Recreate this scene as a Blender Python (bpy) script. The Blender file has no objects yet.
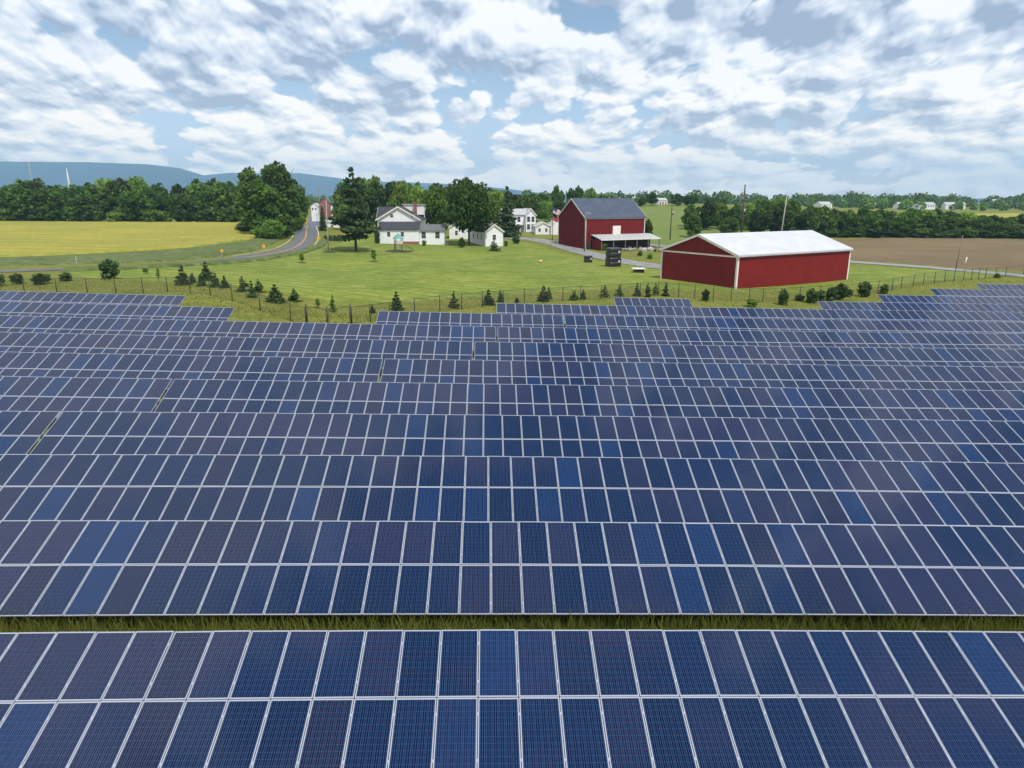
import bpy, math, random
import numpy as np
from mathutils import Vector, Matrix
rad = math.radians
scene = bpy.context.scene
COL = scene.collection

# ------------------------------------------------------------------ camera, sky, sun, exposure
FPX, PITCH, YAW, CAMZ = 683.0, rad(15.0), rad(2.3), 13.4
cam_d = bpy.data.cameras.new("camera")
cam_d.sensor_width = 36.0
cam_d.lens = 36.0 * FPX / 1024.0
cam_d.clip_start = 0.1
cam_d.clip_end = 60000
cam = bpy.data.objects.new("camera", cam_d)
COL.objects.link(cam)
CF = Vector((math.sin(YAW) * math.cos(PITCH), math.cos(YAW) * math.cos(PITCH), -math.sin(PITCH)))
CR = Vector((math.cos(YAW), -math.sin(YAW), 0))
CU = CR.cross(CF)
CP = Vector((0, 0, CAMZ))
cam.matrix_world = Matrix(((CR.x, CU.x, -CF.x, 0), (CR.y, CU.y, -CF.y, 0), (CR.z, CU.z, -CF.z, CAMZ), (0, 0, 0, 1)))
scene.camera = cam
scene.render.resolution_x, scene.render.resolution_y = 1024, 768
scene.view_settings.view_transform = 'Standard'
scene.view_settings.look = 'None'
scene.view_settings.exposure = 0.16
scene.view_settings.gamma = 1.0
scene.cycles.max_bounces = 6
scene.cycles.transparent_max_bounces = 12
scene.cycles.volume_bounces = 0

def ray(px, py):
    return CF + CR * ((px - 512) / FPX) - CU * ((py - 384) / FPX)

SUN_EL, SUN_AZ = rad(58), rad(155)       # azimuth measured from +Y towards +X
sun_dir = Vector((math.sin(SUN_AZ) * math.cos(SUN_EL), math.cos(SUN_AZ) * math.cos(SUN_EL), math.sin(SUN_EL)))
sd = bpy.data.lights.new("sun", 'SUN')
sd.energy = 4.1
sd.angle = rad(2.0)
sd.color = (1.0, 0.955, 0.88)
sun = bpy.data.objects.new("sun", sd)
sun.rotation_euler = sun_dir.to_track_quat('Z', 'Y').to_euler()
COL.objects.link(sun)

class NT:
    """tiny node-tree writer"""
    def __init__(s, tree): s.t = tree; s.n = tree.nodes; s.l = tree.links
    def new(s, typ, **kw):
        nd = s.n.new(typ)
        for k, v in kw.items(): setattr(nd, k, v)
        return nd
    def put(s, sock, v):
        if hasattr(v, 'is_output') or isinstance(v, bpy.types.NodeSocket): s.l.new(v, sock)
        elif v is not None: sock.default_value = v
    def m(s, op, a, b=None, c=None, clamp=False):
        nd = s.new('ShaderNodeMath', operation=op, use_clamp=clamp)
        s.put(nd.inputs[0], a)
        if b is not None: s.put(nd.inputs[1], b)
        if c is not None: s.put(nd.inputs[2], c)
        return nd.outputs[0]
    def vec(s, x, y, z):
        nd = s.new('ShaderNodeCombineXYZ')
        for i, v in enumerate((x, y, z)): s.put(nd.inputs[i], v)
        return nd.outputs[0]
    def xyz(s, v):
        nd = s.new('ShaderNodeSeparateXYZ'); s.l.new(v, nd.inputs[0]); return nd.outputs
    def noise(s, v, scale, detail=4, rough=0.5, dist=0.0, col=False):
        nd = s.new('ShaderNodeTexNoise')
        if v is not None: s.l.new(v, nd.inputs['Vector'])
        nd.inputs['Scale'].default_value = scale; nd.inputs['Detail'].default_value = detail
        nd.inputs['Roughness'].default_value = rough; nd.inputs['Distortion'].default_value = dist
        return nd.outputs['Color' if col else 'Fac']
    def sstep(s, v, a, b, lo=0.0, hi=1.0, smooth=True):
        nd = s.new('ShaderNodeMapRange')
        nd.interpolation_type = 'SMOOTHSTEP' if smooth else 'LINEAR'
        s.put(nd.inputs['Value'], v)
        for k, x in (('From Min', a), ('From Max', b), ('To Min', lo), ('To Max', hi)): s.put(nd.inputs[k], x)
        return nd.outputs['Result']
    def mix(s, f, a, b, blend='MIX'):
        nd = s.new('ShaderNodeMix', data_type='RGBA', blend_type=blend)
        s.put(nd.inputs[0], f)
        for i, v in ((6, a), (7, b)):
            if isinstance(v, tuple): v = (v[0], v[1], v[2], 1.0)
            s.put(nd.inputs[i], v)
        return nd.outputs[2]

world = bpy.data.worlds.new("World")
scene.world = world
world.use_nodes = True
world.node_tree.nodes.clear()
W = NT(world.node_tree)
SKY_S = 0.10
sky = W.new('ShaderNodeTexSky', sky_type='NISHITA')
sky.sun_disc = False
sky.sun_elevation = SUN_EL
sky.sun_rotation = SUN_AZ
sky.altitude = 200
sky.air_density = 1.0; sky.dust_density = 1.2; sky.ozone_density = 1.2
gen = W.new('ShaderNodeTexCoord').outputs['Generated']
gx, gy, gz = W.xyz(gen)[0:3]
az = W.m('ARCTAN2', gx, gy)
el = W.m('MAXIMUM', gz, 0.0)
cu_ = W.m('DIVIDE', W.m('MULTIPLY', az, 4.6), W.m('ADD', el, 0.85))
cv_ = W.m('MULTIPLY', W.m('LOGARITHM', W.m('ADD', el, 0.11), math.e), 1.9)
P0 = W.vec(cu_, cv_, 5.2)
warp = W.noise(P0, 1.6, 2, 0.5, col=True)
wv = W.new('ShaderNodeVectorMath', operation='MULTIPLY_ADD')
W.l.new(warp, wv.inputs[0]); wv.inputs[1].default_value = (0.22, 0.22, 0); W.l.new(P0, wv.inputs[2])
PW = wv.outputs[0]
def shifted(v, dx, dy):
    nd = W.new('ShaderNodeVectorMath', operation='ADD'); W.l.new(v, nd.inputs[0]); nd.inputs[1].default_value = (dx, dy, 0)
    return nd.outputs[0]
def puffs(v, scale, det=3.0):
    nd = W.new('ShaderNodeTexVoronoi', feature='F1'); W.l.new(v, nd.inputs['Vector'])
    nd.inputs['Scale'].default_value = scale; nd.inputs['Detail'].default_value = det; nd.inputs['Roughness'].default_value = 0.55
    return W.m('SUBTRACT', 0.62, nd.outputs['Distance'])
def blobs(lst):
    tot = None
    for px, py, rx, ry, amp in lst:
        d = ray(px, py).normalized()
        a0 = math.atan2(d.x, d.y); ra = rx / FPX; rz = ry / FPX
        q = W.m('ADD', W.m('POWER', W.m('ABSOLUTE', W.m('MULTIPLY', W.m('SUBTRACT', az, a0), 1 / ra)), 2.0),
                W.m('POWER', W.m('ABSOLUTE', W.m('MULTIPLY', W.m('SUBTRACT', gz, d.z), 1 / rz)), 2.0))
        e = W.m('MULTIPLY', W.m('EXPONENT', W.m('MULTIPLY', q, -1.0)), amp)
        tot = e if tot is None else W.m('ADD', tot, e)
    return tot
# open blue gaps (negative) and cloud masses (positive), as azimuth / elevation regions of the sky
cover = blobs([(790, 28, 80, 18, .26), (840, 62, 60, 14, .12), (230, 60, 60, 14, .10), (950, 30, 70, 22, .10), (170, 40, 60, 14, -.16), (612, 16, 50, 14, -.24), (770, 82, 45, 12, -.12), (690, 100, 50, 12, -.12), (10, 30, 25, 20, -.08), (225, 70, 30, 10, -.06),
               (440, 40, 190, 40, .10), (900, 110, 150, 50, .07), (120, 95, 110, 30, .05), (330, 110, 160, 40, .06), (80, 10, 60, 12, .10), (590, 60, 90, 16, .12), (500, 10, 60, 14, .1)])
dark = blobs([(785, 28, 75, 14, .55), (130, 50, 60, 10, .2), (330, 70, 60, 8, .3), (900, 70, 80, 8, .3), (950, 150, 100, 8, .2), (375, 106, 80, 11, .50), (60, 88, 60, 14, .34), (430, 62, 130, 14, .34), (860, 118, 110, 12, .35), (270, 18, 60, 10, .25),
              (230, 100, 60, 12, .3), (990, 30, 90, 10, .22), (520, 125, 120, 10, .15), (700, 140, 150, 8, .2), (640, 62, 80, 8, -.2), (110, 80, 50, 8, -.25), (540, 40, 110, 16, -.25), (960, 90, 70, 20, -.15)])
def density(v, det=8):
    n = W.noise(v, 1.0, det, 0.53)
    return W.m('ADD', W.m('MULTIPLY', W.m('SUBTRACT', n, 0.5), 0.95), W.m('MULTIPLY', W.m('SUBTRACT', puffs(v, 2.7, 1.0 if det < 8 else 3.0), 0.2), 0.50))
def dirblob(d, width, amp):      # cloud bank (negative: clear patch) added overhead, out of view, for panel reflections
    dp = W.new('ShaderNodeVectorMath', operation='DOT_PRODUCT'); W.l.new(gen, dp.inputs[0]); dp.inputs[1].default_value = Vector(d).normalized()
    return W.m('MULTIPLY', W.sstep(dp.outputs['Value'], math.cos(rad(width)), 1.0), amp)
cover = W.m('ADD', cover, W.m('ADD', dirblob((-0.62, 0.50, 0.85), 38, .5), dirblob((.10, -.15, 1.0), 48, -.75)))
dark = W.m('SUBTRACT', dark, dirblob((-0.62, 0.50, 0.85), 34, .7))
nA = density(PW)
nC = density(PW, 3); nB = density(shifted(PW, 0.035, 0.085), 3)
pf = W.m('SUBTRACT', puffs(PW, 7.0, 2.0), puffs(shifted(PW, 0.012, 0.035), 7.0, 2.0))      # small billows, lit from above
nF = W.noise(PW, 3.2, 9, 0.66)
dens = W.m('ADD', W.m('ADD', nA, cover), W.m('MULTIPLY', W.m('SUBTRACT', nF, 0.5), 0.22))
alpha = W.sstep(dens, -0.485, -0.39)
# thick parts show their grey base, sides towards the sun stay white
lit = W.m('ADD', W.m('MULTIPLY', W.m('SUBTRACT', nC, nB), 3.6), W.m('MULTIPLY', pf, 0.6))
thick = W.sstep(dens, -0.22, 0.16)
shade = W.m('ADD', W.m('SUBTRACT', W.m('ADD', 0.67, lit), W.m('MULTIPLY', thick, 0.40)),
            W.m('SUBTRACT', W.m('MULTIPLY', W.m('SUBTRACT', nF, 0.5), 0.9), dark), clamp=False)
shade = W.m('MINIMUM', W.m('MAXIMUM', shade, 0.0), 1.0)
shade = W.m('ADD', W.m('MULTIPLY', shade, W.sstep(gz, 0.0, 0.12, .55, 1.0)), W.sstep(gz, 0.0, 0.12, .27, 0.0))
cr = W.new('ShaderNodeValToRGB')
W.l.new(shade, cr.inputs[0])
cr.color_ramp.elements[0].position = 0.0; cr.color_ramp.elements[0].color = (0.36, 0.435, 0.57, 1)
cr.color_ramp.elements[1].position = 0.92; cr.color_ramp.elements[1].color = (1.0, 1.0, 0.99, 1)
e = cr.color_ramp.elements.new(0.36); e.color = (0.60, 0.67, 0.79, 1)
e = cr.color_ramp.elements.new(0.64); e.color = (0.79, 0.84, 0.91, 1)
cloud_rgb = W.mix(1.0, cr.outputs[0], (1 / SKY_S, 1 / SKY_S, 1 / SKY_S), 'MULTIPLY')
final = W.mix(alpha, W.mix(1.0, sky.outputs[0], W.mix(W.sstep(gz, 0.0, 0.2), (0.95, 1.02, 1.45), (1.25, 1.22, 1.18)), 'MULTIPLY'), cloud_rgb)
final = W.mix(W.sstep(gz, 0.0, 0.06, 0.62, 0.0), final, (0.84 / SKY_S, 0.90 / SKY_S, 0.98 / SKY_S))
gain = W.sstep(gz, 0.01, 0.20, 1.0, 0.0)          # brighter low sky: it is seen through the long path of haze
final = W.mix(gain, final, W.mix(1.0, final, (1.52, 1.34, 1.12), 'MULTIPLY'))
bg = W.new('ShaderNodeBackground'); W.l.new(final, bg.inputs[0]); bg.inputs[1].default_value = SKY_S
W.l.new(bg.outputs[0], W.new('ShaderNodeOutputWorld').inputs[0])
world.cycles.sampling_method = 'MANUAL'
world.cycles.sample_map_resolution = 512

# ------------------------------------------------------------------ helpers
def tag(o, label=None, cat=None, group=None, kind=None):
    if label: o['label'] = label
    if cat: o['category'] = cat
    if group: o['group'] = group
    if kind: o['kind'] = kind
    return o
def empty(name, loc=(0, 0, 0), rz=0.0, label=None, cat=None, group=None, parent=None):
    o = bpy.data.objects.new(name, None); COL.objects.link(o)
    o.location = loc; o.rotation_euler = (0, 0, rz); o.empty_display_size = 0.2
    if parent: o.parent = parent
    return tag(o, label, cat, group)
def link(name, me, parent=None, loc=None, rot=None, scale=None):
    o = bpy.data.objects.new(name, me); COL.objects.link(o)
    if parent: o.parent = parent
    if loc is not None: o.location = loc
    if rot is not None: o.rotation_euler = rot
    if scale is not None: o.scale = scale
    return o
def copy_tree(o, parent=None):
    c = o.copy(); COL.objects.link(c); c.parent = parent
    for ch in o.children: copy_tree(ch, c)
    return c

class MB:
    """collects faces; build() links them as ONE mesh object"""
    def __init__(s): s.v = []; s.f = []; s.mi = []; s.sm = []
    def face(s, pts, mi=0, sm=False):
        b = len(s.v); s.v.extend([tuple(p) for p in pts]); s.f.append(tuple(range(b, b + len(pts)))); s.mi.append(mi); s.sm.append(sm)
    def add(s, vs, fs, mi=0, sm=False):
        b = len(s.v); s.v.extend([tuple(p) for p in vs])
        for f in fs: s.f.append(tuple(b + i for i in f)); s.mi.append(mi); s.sm.append(sm)
    def box(s, x0, x1, y0, y1, z0, z1, M=None, mi=0):
        vs = [Vector((x, y, z)) for z in (z0, z1) for y in (y0, y1) for x in (x0, x1)]
        if M is not None: vs = [M @ v for v in vs]
        s.add(vs, [(0, 2, 3, 1), (4, 5, 7, 6), (0, 1, 5, 4), (2, 6, 7, 3), (0, 4, 6, 2), (1, 3, 7, 5)], mi)
    def prism(s, prof, d0, d1, axis='y', mi=0):
        """polygon profile of (a, z) pushed along an axis; axis 'y': a is x"""
        n = len(prof)
        def P(a, z, d): return (a, d, z) if axis == 'y' else (d, a, z)
        vs = [P(a, z, d0) for a, z in prof] + [P(a, z, d1) for a, z in prof]
        fs = [tuple(range(n)), tuple(range(2 * n - 1, n - 1, -1))] + [(i, i + n, (i + 1) % n + n, (i + 1) % n) for i in range(n)]
        s.add(vs, fs, mi)
    def tube(s, pts, rads, n=8, mi=0, sm=True, cap=True):
        pts = [Vector(p) for p in pts]; base = len(s.v)
        for i, p in enumerate(pts):
            d = (pts[min(i + 1, len(pts) - 1)] - pts[max(i - 1, 0)]).normalized()
            a = d.orthogonal().normalized(); b = d.cross(a)
            if abs(d.z) > .9: a = Vector((1, 0, 0)); a = (a - d * a.dot(d)).normalized(); b = d.cross(a)
            for k in range(n):
                t = 2 * math.pi * k / n
                s.v.append(tuple(p + (a * math.cos(t) + b * math.sin(t)) * rads[i]))
        for i in range(len(pts) - 1):
            for k in range(n):
                s.f.append((base + i * n + k, base + i * n + (k + 1) % n, base + (i + 1) * n + (k + 1) % n, base + (i + 1) * n + k)); s.mi.append(mi); s.sm.append(sm)
        if cap:
            s.f.append(tuple(base + k for k in range(n))[::-1]); s.mi.append(mi); s.sm.append(False)
            s.f.append(tuple(base + (len(pts) - 1) * n + k for k in range(n))); s.mi.append(mi); s.sm.append(False)
    def mesh(s, name, mats):
        me = bpy.data.meshes.new(name); me.from_pydata(s.v, [], s.f); 
        for m in (mats if isinstance(mats, (list, tuple)) else [mats]): me.materials.append(m)
        me.polygons.foreach_set('material_index', s.mi); me.polygons.foreach_set('use_smooth', s.sm); me.update()
        return me
    def build(s, name, mats, parent=None, recalc=True):
        me = s.mesh(name, mats)
        if recalc:
            import bmesh
            bm = bmesh.new(); bm.from_mesh(me); bmesh.ops.recalc_face_normals(bm, faces=bm.faces); bm.to_mesh(me); bm.free()
        return link(name, me, parent)

# ------------------------------------------------------------------ materials
def mat(name, col, rough=0.7, metal=0.0, spec=0.5, var=0.0, vscale=1.0, bump=0.0, bscale=20.0, col2=None, coords='Object', stripes=None, streak=0.0):
    m = bpy.data.materials.new(name); m.use_nodes = True; m.node_tree.nodes.clear(); T = NT(m.node_tree)
    b = T.new('ShaderNodeBsdfPrincipled'); T.l.new(b.outputs[0], T.new('ShaderNodeOutputMaterial').inputs[0])
    tc = T.new('ShaderNodeTexCoord').outputs[coords]
    b.inputs['Roughness'].default_value = rough; b.inputs['Metallic'].default_value = metal; b.inputs['Specular IOR Level'].default_value = spec
    c2 = col2 or tuple(x * (1 - var) for x in col)
    if var or col2:
        f = T.sstep(T.noise(tc, vscale, 6, 0.65), 0.35, 0.65)
        c = T.mix(f, col, c2)
        if streak:
            mp = T.new('ShaderNodeMapping'); T.l.new(tc, mp.inputs[0]); mp.inputs['Scale'].default_value = (3, 3, 0.15)
            c = T.mix(T.sstep(T.noise(mp.outputs[0], 2.0, 5, .6), .45, .75, 0, streak), c, tuple(x * .55 for x in col))
        T.l.new(c, b.inputs['Base Color'])
    else: b.inputs['Base Color'].default_value = (*col, 1)
    hgt = None
    if bump: hgt = T.noise(tc, bscale, 5, 0.6)
    if stripes:        # corrugation: (axis vector, period)
        vd = T.new('ShaderNodeVectorMath', operation='DOT_PRODUCT'); T.l.new(tc, vd.inputs[0]); vd.inputs[1].default_value = stripes[0]
        w = T.m('PINGPONG', T.m('MULTIPLY', vd.outputs['Value'], 1 / stripes[1]), 0.5)
        w = T.sstep(w, 0.0, 0.10)
        hgt = w; bump = max(bump, 0.5)
    if hgt is not None:
        bp = T.new('ShaderNodeBump'); bp.inputs['Strength'].default_value = bump; bp.inputs['Distance'].default_value = 0.03
        T.l.new(hgt, bp.inputs['Height']); T.l.new(bp.outputs[0], b.inputs['Normal'])
    return m
def leaf_mat(name, c1, c2, transl=0.3):
    m = bpy.data.materials.new(name); m.use_nodes = True; m.node_tree.nodes.clear(); T = NT(m.node_tree)
    at = T.new('ShaderNodeAttribute', attribute_name='tone').outputs['Fac']
    rnd = T.new('ShaderNodeObjectInfo').outputs['Random']
    pos = T.new('ShaderNodeTexCoord').outputs['Object']
    f = T.m('ADD', T.m('MULTIPLY', at, 0.55), T.m('MULTIPLY', T.sstep(T.noise(pos, 0.35, 3), .3, .7), 0.45))
    c = T.mix(f, c1, c2)
    hs = T.new('ShaderNodeHueSaturation'); T.l.new(c, hs.inputs['Color'])
    T.put(hs.inputs['Hue'], T.m('ADD', 0.487, T.m('MULTIPLY', rnd, 0.026)))
    T.put(hs.inputs['Value'], T.m('ADD', 0.62, T.m('MULTIPLY', T.m('FRACT', T.m('MULTIPLY', rnd, 7.31)), 0.85)))
    b = T.new('ShaderNodeBsdfPrincipled'); T.l.new(hs.outputs[0], b.inputs['Base Color']); b.inputs['Roughness'].default_value = 0.6
    b.inputs['Specular IOR Level'].default_value = 0.25
    tr = T.new('ShaderNodeBsdfTranslucent'); T.l.new(T.mix(1.0, hs.outputs[0], (1.25, 1.3, 0.7), 'MULTIPLY'), tr.inputs[0])
    mx = T.new('ShaderNodeMixShader'); mx.inputs[0].default_value = transl
    T.l.new(b.outputs[0], mx.inputs[1]); T.l.new(tr.outputs[0], mx.inputs[2])
    T.l.new(mx.outputs[0], T.new('ShaderNodeOutputMaterial').inputs[0])
    return m
def ground_mat(name, ca, cb, cc, s1, s2, mow=0.0, bump=0.6, mowdir=(0.5, 0.9, 0), mowp=3.2, rows=None):
    m = bpy.data.materials.new(name); m.use_nodes = True; m.node_tree.nodes.clear(); T = NT(m.node_tree)
    p = T.new('ShaderNodeNewGeometry').outputs['Position']
    b = T.new('ShaderNodeBsdfPrincipled'); b.inputs['Roughness'].default_value = 0.9; b.inputs['Specular IOR Level'].default_value = 0.15
    c = T.mix(T.sstep(T.noise(p, s1, 6, 0.6, 0.4), .38, .62), ca, cb)
    c = T.mix(T.sstep(T.noise(p, s2, 7, 0.7), .5, .72), c, cc)
    mp = T.new('ShaderNodeMapping'); T.l.new(p, mp.inputs[0]); mp.inputs['Rotation'].default_value = (0, 0, rad(12)); mp.inputs['Scale'].default_value = (0.12, 1.0, 1)
    st = T.noise(mp.outputs[0], 0.7, 6, 0.65)
    c = T.mix(T.sstep(st, .35, .7, 0.0, 0.55), c, cc)
    c = T.mix(T.sstep(T.noise(p, .75, 5, .7), .40, .70, 0.0, .55), c, tuple(x * .62 for x in cb))
    c = T.mix(T.sstep(T.noise(p, .28, 4, .6, 1.0), .52, .70, 0.0, .6), c, cc)
    fine = T.noise(p, 5.0, 4, 0.7)
    c = T.mix(T.sstep(fine, .3, .75, 0.0, 0.5), c, tuple(x * 0.55 for x in ca))
    if mow:
        wp = T.new('ShaderNodeVectorMath', operation='MULTIPLY_ADD'); T.l.new(T.noise(p, 0.05, 2, col=True), wp.inputs[0]); wp.inputs[1].default_value = (9, 9, 0); T.l.new(p, wp.inputs[2])
        vd = T.new('ShaderNodeVectorMath', operation='DOT_PRODUCT'); T.l.new(wp.outputs[0], vd.inputs[0]); vd.inputs[1].default_value = mowdir
        w = T.sstep(T.m('PINGPONG', T.m('MULTIPLY', vd.outputs['Value'], 1 / mowp), 0.5), 0.15, 0.35)
        c = T.mix(T.m('MULTIPLY', w, mow), c, tuple(x * 0.6 for x in cb))
    T.l.new(c, b.inputs['Base Color'])
    bp = T.new('ShaderNodeBump'); bp.inputs['Strength'].default_value = bump; bp.inputs['Distance'].default_value = 0.15
    T.l.new(T.m('ADD', fine, T.noise(p, 1.2, 3)), bp.inputs['Height']); T.l.new(bp.outputs[0], b.inputs['Normal'])
    T.l.new(b.outputs[0], T.new('ShaderNodeOutputMaterial').inputs[0])
    return m

def cell_mat(name, src):
    """poly-silicon cells behind glass; UV 0..1 over one laminate"""
    m = bpy.data.materials.new(name); m.use_nodes = True; m.node_tree.nodes.clear(); T = NT(m.node_tree)
    uv = T.new('ShaderNodeTexCoord').outputs['UV']; u, v, _ = T.xyz(uv)[0:3]
    if src == 'object': rnd = T.new('ShaderNodeObjectInfo').outputs['Random']
    else: rnd = T.new('ShaderNodeAttribute', attribute_name='tone').outputs['Fac']
    r2 = T.m('FRACT', T.m('MULTIPLY', rnd, 17.13)); r3 = T.m('FRACT', T.m('MULTIPLY', rnd, 53.7))
    # margin of white backsheet round the cells
    mu = T.m('DIVIDE', T.m('SUBTRACT', u, 0.010), 0.980); mv = T.m('DIVIDE', T.m('SUBTRACT', v, 0.009), 0.982)
    U = T.m('MULTIPLY', mu, 6.0); V = T.m('MULTIPLY', mv, 12.0)
    du = T.m('PINGPONG', U, 0.5); dv = T.m('PINGPONG', V, 0.5)
    gap = T.m('MAXIMUM', T.m('LESS_THAN', du, 0.014), T.m('LESS_THAN', dv, 0.014))
    bus = T.m('PINGPONG', T.m('ADD', T.m('MULTIPLY', U, 3.0), 0.5), 0.5)
    busl = T.m('LESS_THAN', bus, 0.07)
    outm = T.m('MAXIMUM', T.m('MAXIMUM', T.m('LESS_THAN', mu, 0.0), T.m('GREATER_THAN', mu, 1.0)), T.m('MAXIMUM', T.m('LESS_THAN', mv, 0.0), T.m('GREATER_THAN', mv, 1.0)))
    wn = T.new('ShaderNodeTexWhiteNoise', noise_dimensions='3D')
    T.l.new(T.vec(T.m('FLOOR', U), T.m('FLOOR', V), T.m('MULTIPLY', rnd, 91.0)), wn.inputs['Vector'])
    cellr = wn.outputs['Value']
    pos = T.new('ShaderNodeNewGeometry').outputs['Position']
    mp = T.new('ShaderNodeMapping'); T.l.new(pos, mp.inputs[0]); mp.inputs['Scale'].default_value = (0.09, 0.16, 0)
    zone = T.noise(mp.outputs[0], 1.0, 2, 0.5)         # broad purplish grey patches: sky reflection put into the cell colour
    blue = T.mix(r2, (0.0010, 0.0048, 0.026), (0.0024, 0.0090, 0.043))
    blue = T.mix(T.sstep(T.m('ADD', zone, T.m('MULTIPLY', rnd, 0.22)), .54, .70, 0, .9), blue, (0.018, 0.014, 0.040))
    blue = T.mix(T.m('MULTIPLY', T.sstep(r3, .75, 1.0), 0.7), blue, (0.013, 0.008, 0.019))
    blue = T.mix(T.sstep(rnd, .80, 1.0, 0, .8), blue, (0.001, 0.020, 0.085))
    blue = T.mix(T.m('MULTIPLY', cellr, 0.35), blue, (0.004, 0.007, 0.024))
    cry = T.noise(T.vec(T.m('ADD', U, T.m('MULTIPLY', rnd, 40)), V, 0.0), 2.6, 2, 0.6)
    blue = T.mix(T.sstep(cry, .4, .7, 0, .35), blue, (0.002, 0.007, 0.032))
    c = T.mix(T.m('MULTIPLY', busl, 0.60), blue, (0.07, 0.15, 0.30))
    c = T.mix(T.m('MULTIPLY', gap, 0.80), c, (0.045, 0.092, 0.20))
    c = T.mix(outm, c, (0.30, 0.33, 0.40))
    b = T.new('ShaderNodeBsdfPrincipled'); T.l.new(c, b.inputs['Base Color'])
    b.inputs['Roughness'].default_value = 0.10; b.inputs['IOR'].default_value = 1.33; b.inputs['Specular IOR Level'].default_value = 0.5
    bp = T.new('ShaderNodeBump'); bp.inputs['Strength'].default_value = 0.06; bp.inputs['Distance'].default_value = 0.02
    T.l.new(T.noise(uv, 1.6, 2), bp.inputs['Height']); T.l.new(bp.outputs[0], b.inputs['Normal'])
    T.l.new(b.outputs[0], T.new('ShaderNodeOutputMaterial').inputs[0])
    return m

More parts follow.
